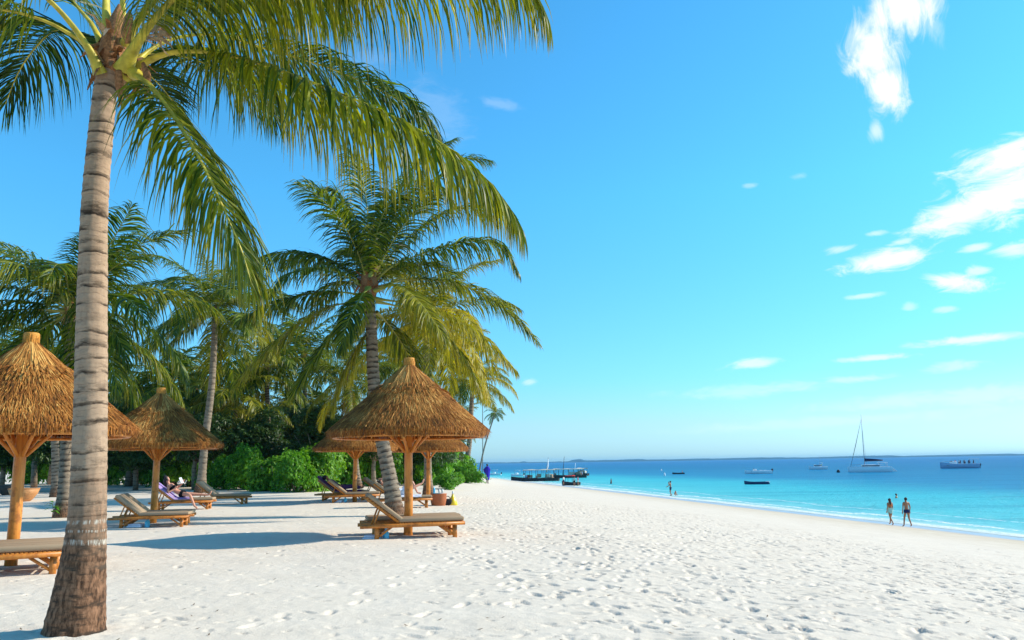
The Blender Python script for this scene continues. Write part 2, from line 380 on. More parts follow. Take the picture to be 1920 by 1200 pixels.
def watermat(t):
    co = t.node('ShaderNodeTexCoord').outputs['Object']; u = t.attr('va')
    big = t.noise(t.mapping(co, scale=(.012, .03, 1)), 1.0, 5, .6)
    st = t.noise(t.mapping(co, rot=(0, 0, R(18)), scale=(.03, .18, 1)), 1.0, 5, .65)
    uu = t.math('ADD', u, t.math('MULTIPLY', t.math('SUBTRACT', big, .5), 40.0))
    lg = t.math('DIVIDE', t.math('LOGARITHM', t.math('MAXIMUM', t.math('ADD', u, t.math('MULTIPLY', t.math('SUBTRACT', big, .5), t.rng(u, 5, 60, 2, 45))), 1.0), 10), 4.0)
    # 1 m ->0, 10 m ->.25, 100 m->.5, 1 km->.75
    c = t.ramp(lg, [(0, (.66, .70, .62)), (.06, (.42, .66, .58)), (.14, (.20, .58, .58)), (.25, (.10, .57, .60)), (.36, (.05, .50, .57)), (.44, (.015, .24, .42)), (.56, (.006, .17, .34)), (.75, (.006, .14, .34)), (1, (.01, .14, .38))])
    c = t.mix(t.math('MULTIPLY', t.rng(st, .5, .7), .55), c, t.mix(1.0, c, (.45, .60, .72), 'MULTIPLY'))
    # foam lines near the shore
    fn = t.noise(t.mapping(co, scale=(.25, .09, 1)), 1.0, 4); ff = t.noise(co, 3.0, 5, .7)
    uw = t.math('ADD', u, t.math('MULTIPLY', t.math('SUBTRACT', fn, .5), 4.5))
    foam = None
    for c0, wd, s_ in ((.9, .75, 1.0), (3.4, .5, .95), (7.5, .35, .6)):
        q = t.math('MULTIPLY', t.rng(t.math('ABSOLUTE', t.math('SUBTRACT', uw, c0)), wd, wd * .3), s_)
        foam = q if foam is None else t.math('MAXIMUM', foam, q)
    foam = t.math('MULTIPLY', foam, t.rng(ff, .44, .54))
    c = t.mix(foam, c, (.85, .86, .86))
    w1 = t.noise(t.mapping(co, rot=(0, 0, R(20)), scale=(.35, .9, 1)), 1.0, 6, .65, .3)
    w2 = t.noise(t.mapping(co, rot=(0, 0, R(-25)), scale=(2.2, 4.0, 1)), 1.0, 4, .6)
    h = t.math('ADD', w1, t.math('MULTIPLY', w2, .22))
    nr = t.bump(h, t.rng(u, 0.5, 8, .25, 1.0), .55)
    df = t.node('ShaderNodeBsdfDiffuse'); t.put(df.inputs[0], c); t.l.new(nr, df.inputs['Normal'])
    gl = t.node('ShaderNodeBsdfGlossy'); t.put(gl.inputs['Color'], (1, 1, 1)); gl.inputs['Roughness'].default_value = .16; t.l.new(nr, gl.inputs['Normal'])
    fz = t.node('ShaderNodeFresnel'); fz.inputs['IOR'].default_value = 1.33; t.l.new(nr, fz.inputs['Normal'])
    fm = t.node('ShaderNodeMixShader'); t.put(fm.inputs[0], t.math('MULTIPLY', t.math('MINIMUM', fz.outputs[0], .17), t.math('SUBTRACT', 1.0, foam)))
    t.l.new(df.outputs[0], fm.inputs[1]); t.l.new(gl.outputs[0], fm.inputs[2]); base = fm.outputs[0]
    tr = t.node('ShaderNodeBsdfTransparent')
    mx = t.node('ShaderNodeMixShader'); t.put(mx.inputs[0], t.math('MAXIMUM', foam, t.rng(u, -.1, .3, .3, 1.0)))
    t.l.new(tr.outputs[0], mx.inputs[1]); t.l.new(base, mx.inputs[2])
    return mx.outputs[0]
M['water'] = material('sea_water', watermat)
M['coast'] = simple('distant_coast', (.02, .075, .12), .9, .1, .3, .01)  # green woodland, with blue distance haze put into the base colour
# ------------------------------------------------------------------ ground, sea, far coast
SEA = -2.85
_SY = np.array([-4000, -60, -20, 7, 42, 93, 139, 200, 260, 400, 800, 2000, 6000], dtype=float)
_SX = np.array([260, 42, 36, 32.5, 27.0, 18.6, 11, 0, -14, -62, -300, -1200, -4500], dtype=float)
def Xs(Y): return np.interp(Y, _SY, _SX)
def gz(X, Y):
    X = np.asarray(X, dtype=float); Y = np.asarray(Y, dtype=float)
    u = Xs(Y) - X
    q = .07 * np.logaddexp(0, (1 - np.minimum(u, 80) / 28.5) / .07)          # rounded crest of the beach
    z = np.where(u > 0, SEA * np.clip(q, 0, 1) ** 0.95, np.maximum(SEA + u * 0.15, -7.5))
    z = z + 0.14 * sstep((Y - 27) / 18) * sstep((-X - 0.6) / 4.0) * (Y > 0)
    return z
def G(x, y): return float(gz(x, y))
def on_ground(px, py):
    """where the sight line through that photo position meets the sand or the sea"""
    d = ray(px, py); lo, hi = 1.0, 1.0
    f = lambda t: CAM_H + d.z * t - max(G(d.x * t, d.y * t), SEA)
    while f(hi) > 0 and hi < 5000: lo = hi; hi *= 1.02
    for _ in range(30):
        m = (lo + hi) / 2
        if f(m) > 0: lo = m
        else: hi = m
    return Vector((d.x * hi, d.y * hi, CAM_H + d.z * hi))

def grow(start, stop, step, rate):
    out = [start]; s = step
    while out[-1] < stop: out.append(out[-1] + s); s *= rate
    return np.array(out)
ys = np.concatenate([-grow(0.5, 4000, .5, 1.3)[::-1], np.arange(0, 4.5, .3), np.arange(4.5, 12, .026), np.arange(12, 22, .045), grow(22, 9000, .055, 1.022)])
xs = np.concatenate([-grow(12.0, 5000, .07, 1.09)[::-1], np.arange(-11.95, -7, .05), np.arange(-7, 9, .028), np.arange(9, 15, .045), grow(15.0, 7000, .055, 1.045)])
GX, GY = np.meshgrid(xs, ys)
Z = gz(GX, GY); U = Xs(GY) - GX
rngn = np.random.default_rng(3)
near = sstep((60 - GY) / 40) * (GY > 0)
inl = sstep((U - 6) / 12)
Z += near * inl * (0.06 * fbm(GX * .45, GY * .45, 4, 5) +   .010 * fbm(GX * 2.6, GY * 2.6, 4, 9))
rough = sstep((U - 18) / 4) * sstep((GX + 1.5 + .12 * GY) / 4)          # walked-over sand to the right
Z += near * rough * (.014 * fbm(GX * 3.1, GY * 4.2, 3, 21))
Z += near * inl * .007 * fbm(GX * 11, GY * 9, 2, 33)
# footprints pressed into the sand
def dent(cx, cy, ang, la, lb, dep):
    i0, i1 = np.searchsorted(ys, [cy - .4, cy + .4]); j0, j1 = np.searchsorted(xs, [cx - .4, cx + .4])
    if i1 - i0 < 2 or j1 - j0 < 2: return
    X = GX[i0:i1, j0:j1] - cx; Y = GY[i0:i1, j0:j1] - cy
    a = X * math.cos(ang) + Y * math.sin(ang); b = -X * math.sin(ang) + Y * math.cos(ang)
    q = (a / la) ** 2 + (b / lb) ** 2
    Z[i0:i1, j0:j1] += -dep * np.exp(-q * q * .8) + dep * .22 * np.exp(-(np.sqrt(q) - 1.45) ** 2 * 5)
n_f = 0
while n_f < 11000:
    y = 5 + 33 * rngn.random() ** 1.25; x = rngn.uniform(-11, 17)
    u = float(Xs(y)) - x
    dens_ = float(sstep((u - 18) / 4.0)) * (0.16 + .84 * float(sstep((x + 1.0 + .1 * y) / 4)))
    if rngn.random() > dens_: n_f += 0; 
    if rngn.random() > dens_: n_f += 0.05; continue
    dent(x, y, rngn.normal(1.9, .9), *((rngn.uniform(.045, .10), rngn.uniform(.018, .034), rngn.uniform(.010, .022)) if rngn.random() < .88 else (rngn.uniform(.10, .15), rngn.uniform(.04, .055), rngn.uniform(.015, .032)))); n_f += 1
for k in range(26):                                                      # single tracks of steps
    x, y = rngn.uniform(-3, 12), rngn.uniform(6, 14); an = rngn.normal(1.75, .35)
    for s_ in range(26):
        sd = .09 * (1 if s_ % 2 else -1)
        if float(Xs(y)) - x > 14: dent(x + sd * math.sin(an), y - sd * math.cos(an), an, .13, .045, .024)
        x += .62 * math.cos(an); y += .62 * math.sin(an); an += rngn.normal(0, .08)
_b = on_ground(140, 1186); rb = np.hypot(GX - _b.x, GY - _b.y)                # sand heaped against the nearest palm
Z += .025 * np.exp(-(rb / .42) ** 2) * (1 + 1.6 * fbm(GX * 5, GY * 5, 3, 44)) + .03 * np.exp(-((rb - .5) / .2) ** 2) * fbm(GX * 7, GY * 7, 2, 45)
ny, nx = GX.shape
v = np.stack([GX, GY, Z], -1).reshape(-1, 3)
i = np.arange(ny - 1)[:, None] * nx; j = np.arange(nx - 1)[None, :]
f = np.stack([i + j, i + j + 1, i + nx + j + 1, i + nx + j], -1).reshape(-1, 4)
mb = MB(); mb.add(v, f, 0, U.ravel())
mb.build('beach_sand', M['sand'], kind='structure')
from bisect import bisect_left
def sand(x, y):
    """height of the finished sand surface, dents included"""
    i = min(max(bisect_left(ys, y) - 1, 0), ny - 2); j = min(max(bisect_left(xs, x) - 1, 0), nx - 2)
    a = (x - xs[j]) / (xs[j + 1] - xs[j]); b = (y - ys[i]) / (ys[i + 1] - ys[i])
    return float((Z[i, j] * (1 - a) + Z[i, j + 1] * a) * (1 - b) + (Z[i + 1, j] * (1 - a) + Z[i + 1, j + 1] * a) * b)
def stand(px, py):
    p = on_ground(px, py); p.z = sand(p.x, p.y) if p.z > SEA + .02 else SEA
    return p

wy = np.concatenate([-grow(5, 3000, 10, 1.4)[::-1], np.arange(0, 320, 2.0), grow(320, 9500, 4, 1.06)])
wu = np.concatenate([[-5, -3, -1.5, -.5], np.arange(0, 12, 1.0), grow(12, 12000, 1.5, 1.12)])
WY, WU = np.meshgrid(wy, wu, indexing='ij')
WX = Xs(WY) + WU
v = np.stack([WX, WY, np.full_like(WX, SEA)], -1).reshape(-1, 3)
ny2, nx2 = WX.shape
i = np.arange(ny2 - 1)[:, None] * nx2; j = np.arange(nx2 - 1)[None, :]
f = np.stack([i + j, i + j + 1, i + nx2 + j + 1, i + nx2 + j], -1).reshape(-1, 4)
mb = MB(); mb.add(v, f, 0, WU.ravel()); mb.build('sea_water', M['water'], kind='structure')

# low wooded coast on the horizon
cx = np.linspace(-900, 5200, 900); prof = 11 + 9 * fbm(cx / 260, cx * 0, 4, 2) + 10 * np.maximum(0, fbm(cx / 60, cx * 0 + 7, 3, 4)) 
prof += 10 * np.exp(-((cx - 430) / 26) ** 2) + 7 * np.exp(-((cx - 60) / 22) ** 2)
prof = prof * (.75 + .35 * np.interp(cx, [0, 1200, 2200, 4200], [.2, 1, .9, .55])) - 1.0
dep = [(0, 0.0), (30, .75), (120, 1.0), (700, .9), (1200, 0)]
vv = np.stack([np.stack([cx, np.full_like(cx, 5200.0 + d), SEA - .6 + prof * k], -1) for d, k in dep]); nd = len(dep); nc = len(cx)
i = np.arange(nd - 1)[:, None] * nc; j = np.arange(nc - 1)[None, :]
f = np.stack([i + j, i + j + 1, i + nc + j + 1, i + nc + j], -1).reshape(-1, 4)
mb = MB(); mb.add(vv.reshape(-1, 3), f); mb.build('distant_coast', M['coast'], kind='structure')
# ------------------------------------------------------------------ palms
def spline(pts, n):
    p = np.asarray([tuple(q) for q in pts], dtype=float)
    if len(p) == 2: return p[0] + (p[1] - p[0]) * np.linspace(0, 1, n)[:, None]
    q = np.vstack([2 * p[0] - p[1], p, 2 * p[-1] - p[-2]]); d = np.linalg.norm(np.diff(p, axis=0), axis=1)
    cs = np.concatenate([[0], np.cumsum(d)]); s = np.linspace(0, cs[-1], n); o = np.empty((n, 3))
    k = np.clip(np.searchsorted(cs, s, side='right') - 1, 0, len(p) - 2); t = ((s - cs[k]) / d[k])[:, None]
    a, b, c, e = q[k], q[k + 1], q[k + 2], q[k + 3]
    return .5 * (2 * b + (c - a) * t + (2 * a - 5 * b + 4 * c - e) * t ** 2 + (3 * b - a - 3 * c + e) * t ** 3)

def frond_into(mb, ctrl, rng, n=80, L=.9, wid=.034, droop=1.7, pet=.16, rr=.035, K=4, roll=0.0, fwd=0.0, bias=0.0, yel=0.0, base_w=2.2, seg=8, upl=.25):
    """one feather leaf: rachis through ctrl, n leaflets a side, hanging by droop"""
    C = spline(ctrl, 44); T = norm(np.gradient(C, axis=0))
    arc = np.concatenate([[0], np.cumsum(np.linalg.norm(np.diff(C, axis=0), axis=1))]); tot = arc[-1]; s = arc / tot
    up = np.array([0, 0, 1.0]); h = norm(C[-1] - C[0]); h2 = h.copy(); h2[2] = 0
    side0 = np.cross(norm(h2 if np.linalg.norm(h2) > .15 else np.array([1, 0, 0.])), up)
    S = side0 - (T @ side0)[:, None] * T; S = norm(S); N = norm(np.cross(S, T)); N = np.where(N[:, 2:3] < -.99, -N, N)
    cr, sr = math.cos(roll), math.sin(roll); S, N = S * cr + N * sr, N * cr - S * sr
    # rachis
    rad = rr * (base_w * np.exp(-s * 14) + 1.0) * (1 - s * .88)
    th = np.linspace(0, 2 * np.pi, seg, endpoint=False)
    ring = C[:, None, :] + rad[:, None, None] * (np.cos(th)[None, :, None] * S[:, None, :] * 1.15 + .72 * np.sin(th)[None, :, None] * N[:, None, :])
    k = len(C); i = np.arange(k - 1)[:, None] * seg; j = np.arange(seg)[None, :]; j2 = (j + 1) % seg
    mb.add(ring.reshape(-1, 3), np.stack([i + j, i + j2, i + seg + j2, i + seg + j], -1).reshape(-1, 4), 1)
    # leaflets, both sides
    t = np.tile(np.linspace(pet, .995, n), 2) + rng.normal(0, .35 / n, 2 * n); t = np.clip(t, pet * .9, 1)
    sg = np.repeat([1.0, -1.0], n); m = 2 * n
    ip = lambda A: np.stack([np.interp(t, s, A[:, q]) for q in range(3)], -1)
    B, TT, SS, NN = ip(C), norm(ip(T)), norm(ip(S)), norm(ip(N))
    tau = (t - pet) / (1 - pet)
    prof = np.interp(tau, [0, .12, .35, .65, .88, 1], [.45, .85, 1.0, .88, .55, .32]) * rng.uniform(.86, 1.08, m) * (1 + bias * sg)
    al = np.radians(np.interp(tau, [0, .3, .8, 1], [72, 62, 42, 16]) + rng.normal(0, 5, m))
    Dv = norm(np.cos(al)[:, None] * TT + (np.sin(al) * sg)[:, None] * SS + (upl * rng.uniform(.6, 1.3, m))[:, None] * NN)
    ln = L * prof; p = B.copy(); g = np.array([0, 0, -1.0]); dr = droop * rng.uniform(.75, 1.25, m) / K
    wt = np.array([.55, 1.0, .95, .72, .42, .04]) if K == 5 else np.array([.6, 1.0, .85, .5, .05]) if K == 4 else np.array([.7, 1.0, .6, .06])
    rl = rng.normal(0, .5, m); P_, D_ = [p], [Dv]
    jit = rng.normal(0, .05, (m, 3))
    for q in range(K):
        Dv = norm(Dv + g * (dr * (.5 + q * .45))[:, None] + jit); p = p + Dv * (ln / K)[:, None]; P_.append(p); D_.append(Dv)
    V = []
    for q in range(K + 1):
        d = D_[q]; W = TT - (TT * d).sum(-1, keepdims=True) * d; W = norm(W + 1e-4); X = np.cross(d, W)
        W = W * np.cos(rl)[:, None] + X * np.sin(rl)[:, None]
        hw = (wid * .5 * wt[q] * np.interp(tau, [0, .2, .8, 1], [.8, 1, .9, .6]))[:, None]
        V.append(np.stack([P_[q] - W * hw, P_[q] + W * hw], 1))
    V = np.stack(V, 1).reshape(m, -1, 3)                                     # m,(K+1)*2,3
    base = np.arange(m)[:, None, None] * (2 * (K + 1)); qd = np.arange(K)[None, :, None] * 2
    Fq = (base + qd + np.array([0, 1, 3, 2])[None, None, :]).reshape(-1, 4)
    var = np.clip(rng.normal(.45 + yel, .24, m), 0, 1); var = np.repeat(var, 2 * (K + 1))
    tipv = np.tile(np.repeat(np.linspace(0, 1, K + 1), 2), m)
    mb.add(V.reshape(-1, 3), Fq, 0, var, tipv)

def gen_ctrl(elev, bend, L=1.0, k=9, side=0.0):
    p = np.zeros(3); out = [p.copy()]
    for i in range(k):
        s = (i + .5) / k; e = R(elev - bend * s ** 1.35)
        p = p + np.array([math.cos(e) * math.cos(side * s), math.cos(e) * math.sin(side * s), math.sin(e)]) * L / k; out.append(p.copy())
    return out
# a stock of feather leaves (length 4 m, springing along +x), shared by all the palms behind
ELEV = [82, 66, 50, 34, 18, 2, -16, -38]
def stock(n, K, seed, wid):
    st = []
    for q, e in enumerate(ELEV):
        row = []
        for v_ in range(2):
            rng = np.random.default_rng(seed + q * 10 + v_)
            mb = MB(); bend = {82: 48, 66: 70, 50: 88, 34: 88, 18: 78, 2: 66, -16: 56, -38: 44}[e] * (1 + .16 * (v_ * 2 - 1))
            frond_into(mb, gen_ctrl(e, bend, 4.0, 9, (.35 if v_ else -.3)), rng, n, 1.28, wid, 1.2 if e > 40 else 2.0, .14, .026, K, seg=5)
            row.append(mb)
        st.append(row)
    return st
STOCK = [[m_.mesh('frond', [M['leaf'], M['rachis_age']]) for m_ in row] for row in stock(84, 4, 100, .046)]
STOCK_LOW = stock(44, 3, 300, .085)

def trunk_pts(path, n=60):
    return spline(path, n)
def add_trunk(parent, path, r0, r1, mat, flare=1.9, fl_h=.55, ring=.17, amp=.05, n=None, seg=20, sink=.25):
    """path in world; r0 radius above the flare, r1 at the crown; ring ridges are real relief"""
    L = float(np.linalg.norm(np.diff(np.array([tuple(q) for q in path]), axis=0), axis=1).sum())
    n = n or int(L / .022); C = spline(path, n)
    h = np.concatenate([[0], np.cumsum(np.linalg.norm(np.diff(C, axis=0), axis=1))])
    t = h / h[-1]; r = r0 + (r1 - r0) * t; r = r * (1 + (flare - 1) * np.exp(-(h / fl_h) ** 1.35))
    fr = (h / ring) % 1.0; r = r * (1 + amp * (1 - fr) ** 2 - amp * .4) + .004 * np.sin(h * 31)
    C = C.copy(); C[0, 2] -= sink; C[:3, 2] = np.linspace(C[0, 2], C[3, 2], 4)[:3]
    o = np.array(tuple(parent.location)); mb = MB(); mb.tube(C - o, r, seg, 0, h, wob=.012)
    return mb.build('trunk', mat, parent), C[-1]

def fibre_heart(parent, top, s=1.0, seed=1, strips=26):
    """ragged brown sheath at the foot of the leaf stalks"""
    rng = np.random.default_rng(seed); mb = MB(); c = np.array(tuple(top)) - np.array(tuple(parent.location))
    mb.lathe([(0.03 * s, -.30 * s), (.13 * s, -.22 * s), (.17 * s, -.02 * s), (.15 * s, .16 * s), (.08 * s, .42 * s), (.01, .6 * s)], 14, 0, c=c)
    for k in range(strips):
        a = rng.uniform(0, 6.28); z = rng.uniform(-.2, .25) * s; r = .15 * s; L = rng.uniform(.12, .34) * s; w_ = rng.uniform(.02, .05) * s
        up = rng.uniform(-1.3, .9); p0 = np.array([math.cos(a) * r, math.sin(a) * r, z]); dd = np.array([math.cos(a) * .7, math.sin(a) * .7, up]); dd /= np.linalg.norm(dd)
        tt = np.array([-math.sin(a), math.cos(a), 0]); p1 = p0 + dd * L * .5; p2 = p1 + (dd + np.array([0, 0, -.7])) * L * .4
        v = [p0 - tt * w_, p0 + tt * w_, p1 - tt * w_ * .8, p1 + tt * w_ * .8, p2 - tt * w_ * .1, p2 + tt * w_ * .3]
        mb.add(np.array(v) + c, [[0, 1, 3, 2], [2, 3, 5, 4]], int(rng.random() < .25))
    return mb.build('leaf_sheath', [M['fibre'], M['fibre_pale']], parent)

PALM_GROUP = 'coconut palms along the beach'
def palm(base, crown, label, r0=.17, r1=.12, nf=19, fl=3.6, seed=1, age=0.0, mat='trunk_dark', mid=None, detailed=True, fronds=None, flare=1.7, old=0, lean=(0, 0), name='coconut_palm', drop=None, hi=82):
    base = Vector(base); crown = Vector(crown)
    root = empty(name, base, label=label, cat='palm tree', group=PALM_GROUP)
    path = [base] + ([Vector(q) for q in mid] if mid else [base.lerp(crown, .5)]) + [crown]
    tr, top = add_trunk(root, path, r0, r1, M[mat], flare, seg=18 if detailed else 12)
    rng = np.random.default_rng(seed); c = Vector(top) - base
    fibre_heart(root, Vector(top), 1.15 if detailed else 1.3, seed, 18 if detailed else 8)
    low = None if detailed else MB()
    for k in range(nf):
        u = (k + .5) / nf
        ev = hi - (hi + 38) * u ** 1.05 + rng.normal(0, 5); a = k * 2.39996 + rng.normal(0, .25) + seed
        if drop is not None and drop(math.degrees(a) % 360, ev): continue
        q = int(np.argmin([abs(x - ev) for x in ELEV])); v_ = int(rng.integers(2)); sc = 1.2 * fl / 4.0 * rng.uniform(.85, 1.08) * (.72 if q == 0 else 1.0)
        fa = float(np.clip(age + rng.normal(0, .12) + (.45 * max(0, u - .6) if age > .05 else .15 * max(0, u - .7)), 0, 1))
        Mx = Matrix.Translation(c) @ Matrix.Rotation(a, 4, 'Z') @ Matrix.Rotation(rng.normal(0, .18), 4, 'X') @ Matrix.Scale(sc, 4)
        if detailed:
            o = D.objects.new('frond', STOCK[q][v_]); COL.objects.link(o); o.parent = root; o.matrix_local = Mx; o.color = (fa, 0, 0, 1)
        else:
            src = STOCK_LOW[q][v_]; off = low.n; A = np.array(Mx.to_3x3()); tv = np.array(Mx.translation)
            for vv_ in src.v: low.v.append(vv_ @ A.T + tv)
            low.f += [f_ + off for f_ in src.f]; low.m += src.m; low.a += src.a; low.b += src.b; low.n += src.n
    for k in range(old):                                                     # dead brown leaves hanging down
        a = rng.uniform(0, 6.28)
        if detailed:
            o = D.objects.new('frond', STOCK[7][k % 2]); COL.objects.link(o); o.parent = root
            o.matrix_local = Matrix.Translation(c) @ Matrix.Rotation(a, 4, 'Z') @ Matrix.Rotation(.5, 4, 'Y') @ Matrix.Scale(fl / 4 * .8, 4); o.color = (.97, 0, 0, 1)
            o['label'] = 'withered brown frond hanging down'
    if low is not None:
        o = low.build('crown', [M['leaf'], M['rachis_age']], root); o.color = (age, 0, 0, 1)
    return root

# ---- the near palm: trunk and every visible leaf set out one by one
nb = on_ground(140, 1186)
YN = nb.y
root = empty('coconut_palm', nb, label='tall nearest palm with pale ringed trunk and flared brown base at left', cat='palm tree', group=PALM_GROUP)
o = np.array(tuple(nb))
def PN(px, py, dy=0.0): return P(px, py, YN + dy)
path = [nb, PN(152, 1090), PN(164, 960), PN(170, 760), PN(173, 560), PN(178, 380), PN(194, 200), PN(206, 128)]
C = spline(path, 420); h = np.concatenate([[0], np.cumsum(np.linalg.norm(np.diff(C, axis=0), axis=1))])
pxm = FPX / YN
rad = np.interp(h, [0, .12, .35, .7, 1.0, 1.4, 2.2, 3.2, 4.2, 5.3], np.array([53, 49.5, 44, 36.5, 32, 30, 28.8, 26.5, 23.8, 22]) / pxm)
h_ = h + .045 * np.sin(h * 5.3) + .03 * np.sin(h * 11.7 + 1) + .012 * np.sin(h * 23.0)
fr = (h_ / .165) % 1.0
rad = rad * (1 + .022 * (1 - fr) ** 2 - .012) + .0018 * np.sin(h * 70)
C[:, 2] = C[:, 2]; C[0, 2] -= .15
mb = MB(); th = np.linspace(0, 2 * np.pi, 96, endpoint=False)
T = norm(np.gradient(C, axis=0)); Uv = norm(np.cross(np.array([0, 1., 0]), T)); Vv = norm(np.cross(T, Uv))
hh, tt = np.meshgrid(h, th, indexing='ij')
ruf = 1 + .05 * fbm(hh * 3.0, tt * 3.0, 4, 3) + .07 * np.exp(-hh / .45) * (fbm(tt * 2.2, hh * .8, 3, 8) * 1.6 + .3 * np.sin(tt * 5 + 1)) + .012 * fbm(hh * 30, tt * 6, 2, 14)
ring = C[:, None, :] + (rad[:, None] * ruf)[..., None] * (np.cos(th)[None, :, None] * Uv[:, None, :] + np.sin(th)[None, :, None] * Vv[:, None, :]) - o
kk = len(C); i = np.arange(kk - 1)[:, None] * 96; j = np.arange(96)[None, :]; j2 = (j + 1) % 96
mb.add(ring.reshape(-1, 3), np.stack([i + j, i + j2, i + 96 + j2, i + 96 + j], -1).reshape(-1, 4), 0, np.repeat(h_, 96))
mb.build('trunk', M['trunk_near'], root)
NEAR = [  # pixel track of the rachis with distance offset (m), then leaflet settings
    # F1 long leaf sweeping right and down
    ([(236, 150, 0), (270, 118, -.05), (325, 98, -.15), (400, 99, -.3), (480, 117, -.4), (600, 160, -.55), (745, 222, -.6), (860, 290, -.6), (930, 355, -.55), (972, 415, -.5)], dict(n=125, L=1.0, droop=2.6, pet=.235, rr=.026, yel=.12, upl=.05)),
    # F2 darker leaf behind it
    ([(240, 135, .1), (280, 95, .3), (335, 70, .5), (410, 66, .8), (500, 92, 1.1), (610, 125, 1.35), (705, 165, 1.5), (775, 205, 1.6), (812, 245, 1.6)], dict(n=110, L=1.0, droop=2.0, pet=.26, rr=.024, yel=-.15, upl=.35)),
    # F3 high leaf, most of it over the frame
    ([(225, 100, 0), (262, 35, -.2), (330, -35, -.4), (450, -72, -.6), (620, -92, -.7), (800, -88, -.75), (930, -60, -.75), (1000, -15, -.7), (1022, 22, -.7)], dict(n=120, L=1.12, droop=2.8, pet=.16, rr=.026, yel=.12, upl=.0)),
    # F4 leaf hanging down beside the trunk
    ([(255, 140, -.1), (285, 165, -.35), (330, 225, -.65), (372, 295, -.8), (405, 360, -.85), (432, 420, -.85), (455, 475, -.8), (472, 535, -.75)], dict(n=95, L=1.02, droop=1.9, pet=.10, rr=.034, yel=.06, bias=-.1, upl=.1)),
    # F5 dark leaf to the left behind
    ([(190, 120, .1), (150, 70, .5), (110, 55, .9), (70, 85, 1.2), (35, 135, 1.4), (10, 195, 1.5)], dict(n=80, L=.95, droop=1.8, pet=.22, rr=.026, yel=-.3, upl=.3)),
    # F6 left leaf leaving the frame
    ([(195, 130, 0), (160, 85, -.15), (128, 62, -.25), (80, 38, -.4), (0, 18, -.6), (-120, 20, -.8), (-260, 80, -.9), (-360, 180, -.9)], dict(n=95, L=1.0, droop=1.8, pet=.26, rr=.022, yel=0)),
    # F7 up-left, near
    ([(188, 138, -.1), (165, 90, -.25), (125, 35, -.4), (80, -10, -.6), (-10, -80, -.9), (-130, -120, -1.1), (-260, -90, -1.3), (-340, 0, -1.4)], dict(n=95, L=1.0, droop=1.8, pet=.3, rr=.034, yel=.05)),
    # F8 steep up-left
    ([(200, 110, .1), (175, 50, .2), (135, 0, .4), (60, -110, .7), (-50, -190, .9), (-150, -200, 1.0)], dict(n=90, L=.95, droop=1.5, pet=.2, rr=.026, yel=-.1)),
    # F9, F10 upright stalks
    ([(205, 100, 0), (200, 40, 0), (198, -30, .05), (190, -200, .2), (160, -380, .5), (100, -500, .8)], dict(n=80, L=.9, droop=1.0, pet=.2, rr=.030, yel=0)),
    ([(222, 90, .1), (230, 30, .15), (232, -40, .2), (260, -220, .4), (330, -370, .7), (420, -430, 1.0)], dict(n=80, L=.9, droop=1.0, pet=.2, rr=.028, yel=0)),
    # F11 thick stalk to the upper right, towards the viewer
    ([(232, 130, -.15), (252, 90, -.3), (290, 35, -.5), (340, -15, -.7), (430, -80, -1.0), (560, -110, -1.3), (700, -60, -1.5)], dict(n=110, L=1.05, droop=2.6, pet=.18, rr=.036, yel=.15, upl=0)),
    # F12 leaf going away to the right
    ([(235, 115, .2), (280, 100, .7), (340, 105, 1.3), (410, 130, 1.9), (480, 175, 2.3), (520, 225, 2.5)], dict(n=85, L=.95, droop=1.7, pet=.15, rr=.024, yel=-.25, upl=.3)),
    # F13 short leaf away behind, below the crown
    ([(225, 130, .3), (262, 130, .9), (300, 160, 1.5), (335, 205, 1.8)], dict(n=45, L=.6, droop=.9, pet=.25, rr=.02, yel=-.3)),
    ([(228, 110, .1), (262, 70, .5), (330, 10, 1.0), (440, -30, 1.5), (560, -10, 1.8), (650, 40, 2.0)], dict(n=95, L=.95, droop=2.2, pet=.18, rr=.024, yel=0, upl=.2)),
]
for q, (tr_, kw) in enumerate(NEAR):
    rng = np.random.default_rng(40 + q); mb = MB()
    kw = dict(kw); kw.setdefault('wid', .0235); kw['n'] = int(kw['n'] * 1.8); kw['L'] *= 1.22; kw['droop'] *= 1.15
    frond_into(mb, [np.array(tuple(PN(a, b, c))) - o for a, b, c in tr_], rng, K=5, seg=12, base_w=1.7, **kw)
    f_ = mb.build('frond', [M['leaf'], M['rachis']], root); f_.color = (.16 if kw['yel'] > .04 else 0.02, 0, 0, 1)
fibre_heart(root, PN(216, 100), .92, 5, 46)
mb = MB()                                                                   # dry flower sheaths
for pts, r_ in (([(268, 118, -.2), (276, 142, -.26), (275, 166, -.28), (271, 190, -.26)], [.018, .038, .032, .004]),
                ([(240, 82, -.3), (236, 58, -.36), (241, 36, -.38), (243, 18, -.36)], [.03, .055, .045, .006]),
                ([(222, 132, -.22), (224, 158, -.2), (226, 186, -.17), (222, 202, -.14)], [.03, .042, .028, .004]),
                ([(258, 112, -.05), (262, 140, 0), (255, 168, .05), (238, 182, .05)], [.05, .055, .035, .006])):
    mb.tube(spline([np.array(tuple(PN(*p_))) - o for p_ in pts], 14), np.interp(np.linspace(0, 1, 14), np.linspace(0, 1, 4), r_), 9, 0, wob=.12, flat=.6)
mb.build('dry_sheath', M['fibre'], root)
rng = np.random.default_rng(77); mb = MB()                                   # pale torn fibre right of the stalks
